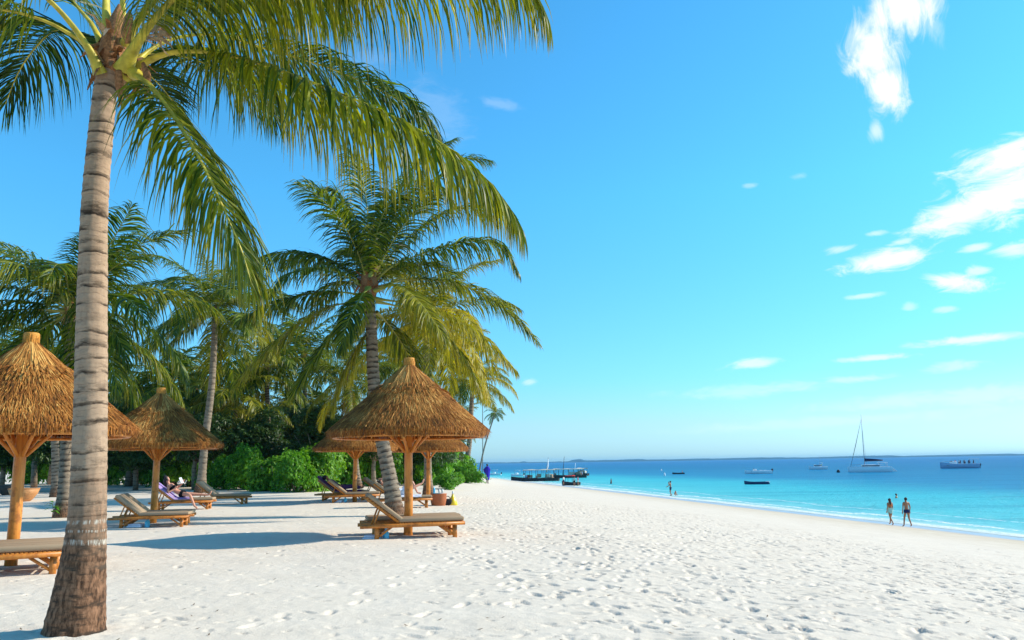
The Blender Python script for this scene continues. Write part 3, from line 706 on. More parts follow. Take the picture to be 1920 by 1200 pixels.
for k in range(60):
    p0 = np.array(tuple(PN(rng.uniform(262, 305), rng.uniform(45, 78), -.25 + rng.uniform(-.1, .1)))) - o
    p1 = p0 + np.array([rng.uniform(.02, .16), rng.uniform(-.05, .05), rng.uniform(-.10, .08)]); p2 = p1 + np.array([rng.uniform(0, .06), 0, -.05])
    w_ = rng.uniform(.006, .02); n_ = np.array([0, .2, 1]) * w_
    mb.add([p0 - n_, p0 + n_, p1 - n_, p1 + n_, p2 - n_ * .1, p2 + n_ * .1], [[0, 1, 3, 2], [2, 3, 5, 4]])
mb.build('torn_fibre', M['fibre_pale'], root)

# ---- the big curved palm behind the right parasol, leaves set out one by one
mb0 = on_ground(741, 966); mb0.z = sand(mb0.x, mb0.y); YM = mb0.y
PM = lambda px, py, dy=0.0: P(px, py, YM + dy)
root = empty('coconut_palm', mb0, label='curved palm with dark ribbed trunk rising behind the large right parasol', cat='palm tree', group=PALM_GROUP)
o = np.array(tuple(mb0))
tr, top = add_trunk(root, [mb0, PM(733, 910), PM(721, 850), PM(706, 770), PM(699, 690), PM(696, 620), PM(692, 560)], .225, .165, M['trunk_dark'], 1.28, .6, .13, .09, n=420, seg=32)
fibre_heart(root, PM(692, 535), 1.7, 9, 40)
MID = [
    ([(700, 530, 0), (735, 500, 0), (785, 478, -.1), (850, 458, -.1), (905, 450, 0), (940, 462, 0), (968, 505, 0)], .0, 1.6, 1.1),
    ([(705, 540, .1), (760, 525, .4), (830, 528, .7), (900, 548, .9), (960, 590, 1.0), (1006, 640, 1.0)], .18, .9, .9),
    ([(705, 545, -.2), (745, 535, -1.0), (785, 565, -1.8), (815, 605, -2.3), (838, 640, -2.5)], .35, 1.2, .8),
    ([(705, 560, 0), (770, 570, -.3), (840, 590, -.6), (905, 630, -.8), (962, 690, -.8)], .45, 1.3, 1.0),
    ([(705, 565, .2), (760, 580, .5), (820, 620, .8), (870, 680, 1.0), (900, 740, 1.0)], .4, 1.4, 1.0),
    ([(685, 545, 0), (655, 508, .2), (610, 486, .4), (550, 474, .5), (480, 488, .6), (420, 520, .6)], .0, 1.7, 1.0),
    ([(682, 555, -.1), (640, 548, -.2), (580, 552, -.3), (520, 568, -.4), (450, 600, -.4)], .0, 1.4, .9),
    ([(682, 575, .1), (640, 570, -.1), (590, 590, -.4), (540, 625, -.6), (480, 680, -.6), (445, 720, -.6)], .3, 1.0, .9),
    ([(685, 580, -.1), (655, 595, -.5), (620, 635, -.9), (585, 685, -1.0), (550, 740, -1.0)], .12, .8, .9),
    ([(686, 525, 0), (672, 470, 0), (652, 410, .1), (635, 365, .2), (612, 355, .2)], -.1, 1.6, 1.1),
    ([(690, 520, .2), (690, 450, .3), (688, 385, .6), (675, 320, .8), (650, 280, 1.0)], -.1, 1.2, 1.0),
    ([(695, 520, -.2), (703, 450, -.5), (725, 390, -.9), (770, 350, -1.3), (815, 345, -1.5), (850, 380, -1.6)], .12, 1.3, .9),
    ([(700, 520, .1), (725, 460, .3), (765, 400, .5), (820, 340, .7), (870, 300, .8), (915, 300, .9)], .0, 1.2, 1.0),
    ([(702, 525, .3), (740, 470, .7), (800, 420, 1.1), (865, 390, 1.4), (930, 395, 1.6), (975, 430, 1.7)], .0, 1.2, 1.0),
    ([(698, 520, .4), (720, 430, 1.0), (755, 340, 1.5), (800, 290, 1.9), (850, 262, 2.1)], -.1, 1.0, 1.0),
    ([(695, 585, .2), (690, 620, .2), (665, 665, .1), (640, 720, 0), (628, 765, 0)], .35, 1.3, .85),
    ([(705, 585, .3), (730, 610, .8), (760, 655, 1.2), (780, 705, 1.3)], .2, 1.3, .9),
    ([(690, 540, -.4), (675, 560, -1.2), (650, 610, -1.8), (640, 660, -2.0)], .15, 1.2, .7),
]
for q, (tr_, ag, dr, L_) in enumerate(MID):
    rng = np.random.default_rng(140 + q); mb = MB()
    frond_into(mb, [np.array(tuple(PM(a, b, c))) - o for a, b, c in tr_], rng, n=140, L=L_ * 1.42, wid=.044, droop=dr * 1.35, pet=.17, rr=.032, K=4, seg=7)
    f_ = mb.build('frond', [M['leaf'], M['rachis_age']], root); f_.color = (ag, 0, 0, 1)
rng = np.random.default_rng(31)
for k in (0, 1, 2, 3, 4, 5, 6, 8, 9, 11):
    q = [0, 0, 1, 1, 1, 2, 2, 2, 2, 3, 3, 3, 3, 4, 4, 1, 2][k]; f_ = D.objects.new('frond', STOCK[q][k % 2]); COL.objects.link(f_); f_.parent = root
    f_.matrix_local = Matrix.Translation(Vector(np.array(tuple(PM(692, 548))) - o)) @ Matrix.Rotation(k * 2.4 + 1.0, 4, 'Z') @ Matrix.Scale(rng.uniform(.9, 1.05), 4); f_.color = (rng.uniform(0, .14), 0, 0, 1)
mb = MB(); mb.tube([np.array(tuple(PM(678, 748, -.2))) - o, np.array(tuple(PM(692, 752, -.35))) - o], [.06, .07], 8)

def base_at(px, py):
    p = on_ground(px, py); p.z = sand(p.x, p.y); return p
def palm_px(bx, by, cx, cy, label, mids=None, dy=0.0, **kw):
    b = base_at(bx, by); return palm(b, P(cx, cy, b.y + dy), label, mid=[P(a, c, b.y + dy * .5) for a, c in mids] if mids else None, **kw)
palm_px(120, 970, 133, 585, 'palm half hidden behind the nearest trunk, standing left of it', mids=[(124, 850), (130, 720)], seed=11, nf=30, fl=3.9, r0=.19, r1=.15, age=0.0)
palm_px(376, 924, 404, 590, 'slender palm behind the lounger with the reading sunbather', mids=[(384, 830), (397, 720)], seed=5, nf=26, fl=4.3, r0=.21, r1=.15, mat='trunk_far', age=.1)
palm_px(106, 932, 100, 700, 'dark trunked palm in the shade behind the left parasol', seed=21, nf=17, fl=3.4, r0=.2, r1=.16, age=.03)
palm_px(803, 930, 799, 600, 'straight grey palm right behind the cap of the large right parasol', mids=[(801, 800)], seed=8, nf=24, fl=3.9, r0=.17, r1=.15, mat='trunk_far', age=.42)
palm_px(842, 897, 850, 660, 'palm rising from the bushes right of the large parasol post', seed=15, nf=24, fl=4.3, r0=.26, r1=.2, mat='trunk_far', age=.36)
palm_px(868, 902, 886, 715, 'leaning palm at the seaward end of the bushes', mids=[(880, 830)], seed=25, nf=24, fl=4.0, r0=.28, r1=.2, mat='trunk_far', age=.33)
palm_px(896, 892, 928, 775, 'small palm leaning out towards the sea beyond the blue robed person', mids=[(908, 840)], seed=33, nf=18, fl=3.7, r0=.32, r1=.22, mat='trunk_far', age=.2, detailed=False)
palm_px(672, 915, 652, 715, 'low palm with hanging fronds left of the curved palm trunk', seed=41, nf=17, fl=2.9, r0=.16, r1=.14, age=.15, old=2)
BACK = [  # base x, base y, crown x, crown y, seed, length, age, words
    (322, 914, 322, 725, 51, 4.2, .02, 'dark palm seen over the parasol beside the slender palm'),
    (505, 912, 500, 690, 52, 3.8, .10, 'palm in the dark thicket right of the slender palm'),
    (250, 912, 236, 775, 53, 3.6, .05, 'palm behind the middle parasol with its crown over the thatch'),
    (575, 908, 570, 665, 54, 3.8, .05, 'palm behind the left side fronds of the curved palm'),
    (30, 912, 18, 690, 55, 4.2, .05, 'palm at the left edge behind the nearest parasol'),
    (445, 914, 440, 750, 56, 3.5, .30, 'short palm with yellowing skirt in the thicket'),
    (745, 905, 742, 680, 57, 3.6, .18, 'palm behind the thatch of the large right parasol'),
    (620, 906, 608, 790, 58, 3.4, .25, 'squat palm whose fronds droop over the bright bushes'),
    (905, 888, 905, 740, 59, 4.2, .35, 'far palm with yellow fronds at the tip of the grove'),
    (180, 908, 170, 740, 60, 3.6, .05, 'low palm glimpsed right of the nearest trunk'),
    (370, 910, 366, 735, 61, 3.8, .12, 'palm in the shade straight behind the slender palm'),
    (540, 905, 545, 770, 62, 3.4, .22, 'bushy palm low in the middle of the grove'),
    (850, 893, 862, 790, 63, 3.8, .30, 'low golden palm behind the right end of the bushes'),
]
for bx, by, cx_, cy_, sd, fl, ag, words in BACK:
    palm_px(bx, by, cx_, cy_, words, seed=sd, nf=24, fl=fl, age=ag, mat='trunk_far' if ag > .1 else 'trunk_dark', r0=.18, r1=.15, detailed=False)

# ------------------------------------------------------------------ bushes and broadleaf trees
def leaves_into(mb, cen, rad, n, rng, size, lump=.35, mat=0, shell=.55, flat=.0):
    """n leaf faces spread through a lumpy ellipsoid"""
    d = norm(rng.normal(size=(n, 3))); d[:, 2] = np.where(d[:, 2] < -.25, -d[:, 2], d[:, 2])
    f1 = fbm(d[:, 0] * 2.3 + 5 + cen[0], d[:, 1] * 2.3 + d[:, 2] * 2.9 + cen[1], 4, 3) * 2
    r = (shell + (1 - shell) * rng.random(n) ** .5) * (1 + lump * f1 * 1.5)
    p = np.array(cen) + d * r[:, None] * np.array(rad)
    k_ = rng.normal(size=(n, 3)) * .55 + d * .9 + np.array([0, 0, .6]); nrm = norm(k_)
    a = norm(np.cross(nrm, rng.normal(size=(n, 3)))); b = np.cross(nrm, a)
    s = size * rng.uniform(.6, 1.3, n)[:, None]
    v = np.stack([p - a * s, p - b * s * .42 + nrm * s * .12, p + a * s, p + b * s * .42 + nrm * s * .12], 1).reshape(-1, 3)
    mb.add(v, np.arange(4 * n).reshape(-1, 4), mat, np.repeat(np.clip(rng.normal(.5, .25, n), 0, 1), 4), 0)
BUSH = []
for q in range(4):
    rng = np.random.default_rng(500 + q); mb = MB()
    for k in range(13):
        a = rng.uniform(0, 6.28); r = rng.uniform(0, .62)
        leaves_into(mb, (math.cos(a) * r, math.sin(a) * r * .8, rng.uniform(.05, .62)), (rng.uniform(.36, .56), rng.uniform(.36, .5), rng.uniform(.26, .4)), 900, rng, .062, .55)
    BUSH.append(mb.mesh('foliage', [M['bush']], smooth=False))
STEM = MB()
rng = np.random.default_rng(9)
for k in range(9):
    a = rng.uniform(0, 6.28); STEM.tube([(0, 0, -.1), (math.cos(a) * .25, math.sin(a) * .25, .3), (math.cos(a) * .5, math.sin(a) * .5, .6)], [.02, .015, .006], 5)
STEM = STEM.mesh('stem', [M['trunk_far']])
def bush(px, py, wid, hgt, q, label, yb=0.0):
    b = base_at(px, py); s = b.y / FPX
    root = empty('bush', (b.x, b.y + wid * s * .5 * .6, b.z), label=label, cat='bush', group='leafy bushes bordering the sand')
    for nm, me in (('foliage', BUSH[q % 4]), ('stem', STEM)):
        o = D.objects.new(nm, me); COL.objects.link(o); o.parent = root
        o.scale = (wid * s * .5, wid * s * .42, hgt * s * .98); o.rotation_euler = (0, 0, q * 1.3)
        if nm == 'foliage': o.color = ((q * .37) % 1 * .22, 0, 0, 1)
    return root
BU = [(870, 906, 62, 36, 'low bush nearest the blue robed person'), (838, 918, 64, 32, 'low rounded bush in front of the right end of the hedge'), (862, 902, 76, 66, 'taller bush around the two leaning palm trunks'), (812, 908, 76, 84, 'bush right behind the reclining man'),
      (772, 910, 72, 78, 'bush behind the post of the large right parasol'), (700, 912, 74, 74, 'dark bush between the curved palm and the left post'), (735, 910, 60, 80, 'bush directly behind the curved palm trunk'),
      (640, 914, 84, 92, 'bright bush behind the rear left parasol'), (590, 922, 86, 82, 'bright bush overhanging the dark towel lounger'), (545, 924, 76, 74, 'bush left of the bright overhanging one'), (500, 922, 84, 70, 'shaded bush in the middle of the hedge'),
      (455, 920, 80, 72, 'bush right of the slender palm trunk'), (410, 919, 74, 58, 'clipped bush at the foot of the slender palm'), (345, 914, 84, 82, 'bush behind the reading sunbather'), (290, 914, 78, 78, 'bush behind the middle parasol post'),
      (235, 912, 84, 80, 'dark bush right of the nearest trunk'), (180, 911, 80, 76, 'bush hidden behind the nearest trunk'), (75, 909, 90, 66, 'sunny bush left of the two dark trunks'), (10, 909, 100, 80, 'bush at the left edge of the grove'), (-70, 909, 110, 84, 'bush beyond the left edge')]
for q, (px, py, wd, hg, lb) in enumerate(BU):
    if px > -50: bush(px, py, wd * (1.5 if 2 < q < 17 else 1.2), hg * (1.12 if q > 2 else 1), q, lb)
TREE = []
for q in range(3):
    rng = np.random.default_rng(700 + q); mb = MB()
    for k in range(16):
        a = rng.uniform(0, 6.28); r = rng.uniform(0, 2.2)
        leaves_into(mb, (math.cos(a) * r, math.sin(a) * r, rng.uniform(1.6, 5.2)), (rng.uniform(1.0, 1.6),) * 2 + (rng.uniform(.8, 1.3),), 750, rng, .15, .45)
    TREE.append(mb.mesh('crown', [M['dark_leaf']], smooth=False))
tb = MB(); tb.tube([(0, 0, -.3), (.1, .05, 1.5), (-.1, .1, 3.2), (.05, 0, 4.6)], [.22, .17, .12, .05], 10)
for a in (0.3, 1.7, 2.9, 4.2, 5.4): tb.tube([(0, 0, 1.9), (math.cos(a) * .9, math.sin(a) * .9, 3.0), (math.cos(a) * 1.7, math.sin(a) * 1.7, 4.1)], [.09, .06, .02], 7)
TRUNK = tb.mesh('trunk', [M['trunk_far']])
rng = np.random.default_rng(5)
TL = [(-46, 66, 1.25), (-41, 72, 1.3), (-36.5, 62, 1.15), (-32, 68, 1.2), (-28.5, 60, 1.05), (-25, 66, 1.1), (-21.5, 60, 1.0), (-18, 66, 1.05), (-15.2, 60, .98), (-12.2, 66, 1.0), (-9.2, 62, .9), (-6.5, 68, .85), (-24, 78, 1.2), (-35, 80, 1.3), (-14, 80, 1.1),
      (-27.5, 49, .85), (-23.2, 50, .8), (-19.2, 49, .82), (-15.6, 50, .8), (-12.0, 49, .78), (-8.6, 50, .78), (-5.6, 53, .66), (-31.5, 50, .88), (-35, 52, .9)]
wl = ['leftmost', 'second', 'third', 'fourth', 'fifth', 'sixth', 'seventh', 'eighth', 'ninth', 'tenth', 'eleventh', 'twelfth']
order = sorted(range(len(TL)), key=lambda k: TL[k][0] / TL[k][1])
BANDS = {}
for k, (x, y, s) in enumerate(TL): BANDS.setdefault('front' if y < 56 else 'middle' if y < 70 else 'rear', []).append(k)
TLAB = {}
for bn, ks in BANDS.items():
    ks.sort(key=lambda k: TL[k][0] / TL[k][1])
    for q, k in enumerate(ks):
        TLAB[k] = 'dark broadleaf tree in the thicket, %s row, %s from the left' % (bn, wl[q] if q else 'first')
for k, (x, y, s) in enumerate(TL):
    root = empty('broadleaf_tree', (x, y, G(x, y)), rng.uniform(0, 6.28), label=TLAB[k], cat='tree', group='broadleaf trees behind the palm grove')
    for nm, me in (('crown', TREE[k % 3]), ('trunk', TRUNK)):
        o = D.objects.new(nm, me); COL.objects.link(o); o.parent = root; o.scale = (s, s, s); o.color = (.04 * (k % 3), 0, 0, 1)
# ------------------------------------------------------------------ thatched parasols
def thatch_mesh(seed=1):
    rng = np.random.default_rng(seed); mb = MB()
    prof = [(.10, 1.50), (.25, 1.36), (.50, 1.11), (.78, .855), (.83, .83), (1.2, .50), (1.5, .245), (1.66, .105), (1.655, .075), (1.55, .06)]
    mb.lathe(prof, 48, 1, .3)
    zr = lambda r: np.interp(r, [q[0] for q in prof[:8]], [q[1] for q in prof[:8]])
    def strips(n, r0a, r0b, la, lb, lift, wid, var0, splay=.12, edge=None):
        a = rng.uniform(0, 2 * np.pi, n); r0 = np.sqrt(rng.uniform(r0a ** 2, r0b ** 2, n)); ln = rng.uniform(la, lb, n)
        r1 = r0 + ln * .78
        if edge: r1 = np.minimum(r1, edge + .05 * fbm(a * 3, a * 0, 3, 5) + rng.normal(0, .03, n))
        da = rng.normal(0, splay, n) * np.minimum(1, .35 / np.maximum(r0, .3)) * .5
        z0 = zr(r0) + lift * rng.uniform(.3, 1.0, n); z1 = np.where(r1 > 1.66, .10 - (r1 - 1.66) * .9, zr(np.minimum(r1, 1.66))) + lift * rng.uniform(.4, 1.7, n)
        rm = (r0 + r1) / 2; zm = (z0 + z1) / 2 + rng.uniform(-.002, .012, n)
        w_ = wid * rng.uniform(.5, 1.4, n); pts = []
        for r_, z_, aa, kw in ((r0, z0, a, .8), (rm, zm, a + da * .5, 1), (r1, z1, a + da, .35)):
            c = np.stack([r_ * np.cos(aa), r_ * np.sin(aa), z_], -1); t = np.stack([-np.sin(aa), np.cos(aa), rng.normal(0, .45, n)], -1) * (w_ * kw)[:, None]
            pts += [c - t, c + t]
        v = np.stack(pts, 1).reshape(-1, 3); b = np.arange(n)[:, None] * 6
        f = np.concatenate([b + np.array([0, 1, 3, 2]), b + np.array([2, 3, 5, 4])])
        var = np.repeat(np.clip(rng.normal(var0, .2, n) + .9 * fbm(a * 2.2 + 9, r0 * 3.5, 3, 12) - .12 * (r0 > 1.35), 0, 1), 6)
        mb.add(v, f, 0, var)
    strips(20000, .75, 1.58, .13, .30, .04, .0046, .5, .16, 1.70)
    strips(3000, .10, .25, .45, .66, .035, .0055, .6, .03); strips(2600, .25, .72, .22, .40, .05, .0055, .58, .05)
    strips(900, .55, .78, .12, .2, .085, .008, .5, .12)
    n = 4600; a = rng.uniform(0, 2 * np.pi, n); r = 1.635 + rng.normal(0, .035, n); zt = .14 + rng.uniform(-.04, .02, n); L = rng.uniform(.05, .16, n); w_ = rng.uniform(.004, .009, n)
    c0 = np.stack([r * np.cos(a), r * np.sin(a), zt], -1); r2 = r + rng.normal(.0, .03, n); L = L + .10 * fbm(a * 4, a * 0 + 3, 3, 6); c1 = np.stack([r2 * np.cos(a), r2 * np.sin(a), zt - L], -1)
    t = np.stack([-np.sin(a), np.cos(a), 0 * a], -1) * w_[:, None]
    mb.add(np.stack([c0 - t, c0 + t, c1 + t * .5, c1 - t * .5], 1).reshape(-1, 3), np.arange(4 * n).reshape(-1, 4), 0, np.repeat(np.clip(rng.normal(.35, .22, n), 0, 1), 4))
    return mb.mesh('thatch', [M['thatch'], M['thatch_core']], smooth=False)
def make_parasol():
    root = empty('thatched_parasol', (0, 0, 0), label='x', cat='parasol', group='thatched parasols on the sand')
    EZ = 1.98
    t = D.objects.new('thatch', thatch_mesh()); COL.objects.link(t); t.parent = root; t.location = (0, 0, EZ)
    mb = MB(); mb.tube([(0, 0, -.3), (.006, 0, .7), (-.004, .004, 1.5), (0, 0, 2.6)], [.092, .090, .087, .08], 20, wob=.01); mb.build('post', M['pole'], root)
    mb = MB(); mb.lathe([(.0, 1.46), (.116, 1.46), (.112, 1.52), (.115, 1.60), (.112, 1.66), (.116, 1.70), (.113, 1.755), (.104, 1.765), (.0, 1.76)], 24, c=(0, 0, EZ - .09))
    rc = np.random.default_rng(3)
    for k in range(70):
        a = rc.uniform(0, 6.28); z0 = rc.uniform(1.46, 1.6); mb.tube([(math.cos(a) * .116, math.sin(a) * .116, EZ - .09 + z0), (math.cos(a + .05) * .117, math.sin(a + .05) * .117, EZ - .09 + z0 + rc.uniform(.1, .2))], .005, 4)
    mb.build('cap', M['cap'], root)
    for k in range(6):
        a = k * math.pi / 3 + .35; mb = MB(); mb.tube([(math.cos(a) * .07, math.sin(a) * .07, 1.68), (math.cos(a) * .5, math.sin(a) * .5, 2.13)], [.032, .028], 9); mb.build('brace', M['pole'], root)
        mb = MB(); mb.tube([(math.cos(a) * .05, math.sin(a) * .05, 3.02), (math.cos(a) * 1.58, math.sin(a) * 1.58, 1.99)], [.03, .026], 8); mb.build('rafter', M['pole'], root)
    for r_, z_, w_ in ((.52, 2.15, .03), (1.55, 1.985, .024)):
        th = np.linspace(0, 2 * np.pi, 37); mb = MB(); mb.tube(np.stack([r_ * np.cos(th), r_ * np.sin(th), z_ + 0 * th], -1), w_, 8, cap=False); mb.build('ring_beam', M['pole'], root)
    return root
PARA = make_parasol(); _first = [True]
def parasol(px, py, rz, label, s=1.0, dz=0.0):
    b = base_at(px, py)
    r = PARA if _first[0] else copy_tree(PARA); _first[0] = False
    r.location = b + Vector((0, 0, dz)); r.rotation_euler = (0, 0, rz); r.scale = (s, s, s); r['label'] = label; return r
parasol(765, 1003, 0.0, 'large thatched parasol on the right over the near wooden loungers', 1.035)
parasol(20, 1060, 1.1, 'nearest thatched parasol cut by the left edge of the photo', 1.0)
parasol(287, 980, 2.3, 'middle thatched parasol right of the nearest trunk')
parasol(665, 941, 3.1, 'rear thatched parasol left of the curved palm, in half shade')
parasol(803, 936, 4.4, 'rear thatched parasol hidden behind the large right one, over the reclining man')

# ------------------------------------------------------------------ sun loungers (head at x=0, foot at x=2.15)
def make_lounger(up=True):
    root = empty('sun_lounger', (0, 0, 0), label='x', cat='sun lounger', group='wooden sun loungers')
    for sy in (-1, 1):
        mb = MB(); mb.tube([(0, sy * .32, .245), (.7, sy * .32, .25), (1.4, sy * .32, .252), (2.13, sy * .32, .262)], [.036, .038, .038, .036], 12, wob=.015); mb.build('side_rail', M['rail'], root)
    mb = MB()
    for k in range(24 if up else 36):
        x = (.80 if up else .12) + k * .0565; mb.box((x, 0, .293), (.036, .66, .018), .004)
    mb.build('slats', M['rail'], root)
    for x in (.34, 1.93):
        for sy in (-1, 1):
            mb = MB(); mb.tube([(x, sy * .27, -.06), (x, sy * .27, .23)], [.05, .046], 12)
            d = -1 if x > 1 else 1
            mb.tube([(x + d * .02, sy * .27, .03), (x + d * .30, sy * .27, .225)], .022, 8); mb.build('leg', M['rail'], root)
        mb = MB(); mb.tube([(x, -.3, .12), (x, .3, .12)], .022, 8); mb.build('cross_rail', M['rail'], root)
    mb = MB(); mb.box((1.45, 0, .352), (1.34, .64, .085), .034)
    for yy in (-.16, .16): mb.box((1.45, yy, .3955), (1.30, .008, .006), .002)
    mb.build('seat_cushion', M['cushion'], root)
    if up:
        th = R(37); hx, hz = .80, .29
        rot = Matrix.Rotation(th, 4, 'Y')
        mb = MB()
        for sy in (-.27, .27): mb.tube([(hx, sy, hz), (hx - .86 * math.cos(th), sy, hz + .86 * math.sin(th))], .026, 9)
        for k in range(12):
            l = .06 + k * .07; mb.box((hx - l * math.cos(th) + .022 * math.sin(th), 0, hz + l * math.sin(th) + .022 * math.cos(th)), (.038, .6, .014), .003, rot=rot)
        mb.build('backrest', M['rail'], root)
        mb = MB(); l, h_ = .44, .078; mb.box((hx - l * math.cos(th) + h_ * math.sin(th), 0, hz + l * math.sin(th) + h_ * math.cos(th)), (.86, .64, .085), .034, rot=rot)
        mb.build('back_cushion', M['cushion'], root)
        for sy in (-.24, .24):
            mb = MB(); mb.tube([(.27, sy, .25), (.40, sy, hz + .30)], .018, 8); mb.build('prop', M['rail'], root)
    else:
        mb = MB(); mb.box((.44, 0, .348), (.66, .64, .085), .034); mb.build('back_cushion', M['cushion'], root)
    return root
LUP = make_lounger(True); _fl = [True]; LFLAT = make_lounger(False)
def lounger(pos, rz, label, s=1.0):
    r = LUP if _fl[0] else copy_tree(LUP); _fl[0] = False
    r.location = pos; r.rotation_euler = (0, 0, rz); r.scale = (s, s, s); r['label'] = label; return r
def lounge_px(footx, py, label, rz=0.0, dy=0.0, dx=0.0, s=1.0, leg=1.93):
    """near foot leg stands at that photo position"""
    p = on_ground(footx, py)
    x = p.x - (leg * math.cos(rz) + .27 * math.sin(rz)) * s + dx; y = p.y + (.27 * math.cos(rz) - leg * math.sin(rz)) * s + dy
    z = (sand(x + .34 * s, y) + sand(x + 1.93 * s, y)) / 2
    return lounger((x, y, z + .01), rz, label, s)
LB = lounge_px(853, 1007, 'near lounger under the large right parasol, closest to the viewer', R(15))
LFLAT.location = LB.location + Vector((-math.sin(R(8)), math.cos(R(8)), 0)) * .86; LFLAT.rotation_euler = (0, 0, R(15)); LFLAT['label'] = 'far lounger under the large right parasol, laid flat beyond its post'
LC = lounge_px(340, 987, 'near lounger under the middle parasol with its backrest raised', R(9), s=.9)
lounger(LC.location + Vector((-math.sin(R(18)), math.cos(R(18)), 0)) * .76, R(9), 'far lounger under the middle parasol, beyond its post', .9)
LA = lounge_px(98, 1075, 'near lounger under the left edge parasol, only its foot end in view', R(24))
lounger(LA.location + Vector((-math.sin(R(24)), math.cos(R(24)), 0)) * .76, R(24), 'far lounger under the left edge parasol, beyond its post')
LW = lounge_px(388, 955, 'lounger the reading sunbather lies on', R(10))
lounger((LW.location.x + .2, LW.location.y + 3.4, sand(LW.location.x + 1, LW.location.y + 3.4)), .02, 'empty lounger beside the slender palm trunk behind the sunbather')
LD = lounge_px(703, 942, 'near lounger under the rear left parasol with raised backrest', R(10))
LD2 = lounger((LD.location.x - .75, LD.location.y + 1.7, sand(LD.location.x, LD.location.y + 1.7)), .04, 'dark towel covered lounger beneath the bright bush')
LD3 = lounge_px(742, 944, 'lounger half hidden by the curved palm trunk', .02, dy=3.0, s=1.0)
LE = lounge_px(800, 952, 'lounger with the reclining man, behind the large parasol post', R(8))

# ------------------------------------------------------------------ people
def skin_obj(name, V, E, rad, mat, parent, root_i=0, sub=1, M4=None):
    me = D.meshes.new(name); me.from_pydata([tuple(v) for v in V], E, [])
    o = D.objects.new(name, me); COL.objects.link(o)
    o.modifiers.new('skin', 'SKIN').use_smooth_shade = True
    sv = me.skin_vertices[0].data
    for i, r in enumerate(rad): sv[i].radius = (r, r) if not hasattr(r, '__len__') else r
    for i in range(len(V)): sv[i].use_root = (i == root_i)
    s = o.modifiers.new('sub', 'SUBSURF'); s.levels = sub; s.render_levels = sub
    me.materials.append(mat); o.parent = parent
    dg = bpy.context.evaluated_depsgraph_get(); ev = o.evaluated_get(dg)
    nm = bpy.data.meshes.new_from_object(ev); o.modifiers.clear(); o.data = nm
    for p in nm.polygons: p.use_smooth = True
    return o
STANDJ = dict(pelvis=(0, 0, .95), waist=(0, 0, 1.10), chest=(0, 0, 1.32), neck=(0, 0, 1.50), head=(0, .01, 1.60), crown=(0, 0, 1.71),
              shL=(.17, 0, 1.44), elL=(.23, -.02, 1.16), wrL=(.24, .05, .92), haL=(.24, .07, .84),
              shR=(-.17, 0, 1.44), elR=(-.23, -.02, 1.16), wrR=(-.24, .05, .92), haR=(-.24, .07, .84),
              hiL=(.09, 0, .90), knL=(.10, .02, .50), anL=(.10, -.02, .09), toL=(.11, .14, .03),
              hiR=(-.09, 0, .90), knR=(-.10, .02, .50), anR=(-.10, -.02, .09), toR=(-.11, .14, .03))
RADJ = dict(pelvis=(.13, .10), waist=(.115, .085), chest=(.145, .10), neck=.052, head=(.078, .09), crown=(.055, .065), shL=.058, elL=.038, wrL=.026, haL=.036, shR=.058, elR=.038, wrR=.026, haR=.036,
            hiL=.088, knL=.056, anL=.036, toL=.03, hiR=.088, knR=.056, anR=.036, toR=.03)
EDG = [('pelvis', 'waist'), ('waist', 'chest'), ('chest', 'neck'), ('neck', 'head'), ('head', 'crown'), ('chest', 'shL'), ('shL', 'elL'), ('elL', 'wrL'), ('wrL', 'haL'), ('chest', 'shR'), ('shR', 'elR'), ('elR', 'wrR'), ('wrR', 'haR'),
       ('pelvis', 'hiL'), ('hiL', 'knL'), ('knL', 'anL'), ('anL', 'toL'), ('pelvis', 'hiR'), ('hiR', 'knR'), ('knR', 'anR'), ('anR', 'toR')]
SKINM = {'tan': simple('skin_tan', (.40, .17, .08), .5, .35, .06), 'pink': simple('skin_sunburnt', (.62, .30, .20), .5, .35, .06), 'dark': simple('skin_dark', (.10, .05, .03), .5, .35, .06)}
CL = {k: simple('cloth_' + k, c, .85, .1, .1, 60) for k, c in dict(white=(.72, .76, .74), teal=(.35, .66, .62), navy=(.02, .03, .09), black=(.015, .013, .015), royal=(.045, .035, .50), red=(.55, .04, .03), orange=(.62, .16, .04), lilac=(.36, .26, .55), purple=(.09, .04, .12), pale=(.66, .70, .80), rose=(.70, .35, .40), yellow=(.75, .55, .03)).items()}
HAIR = {'dark': simple('hair_dark', (.02, .012, .01), .55, .4, .3, 90), 'brown': simple('hair_brown', (.07, .035, .02), .55, .4, .3, 90)}
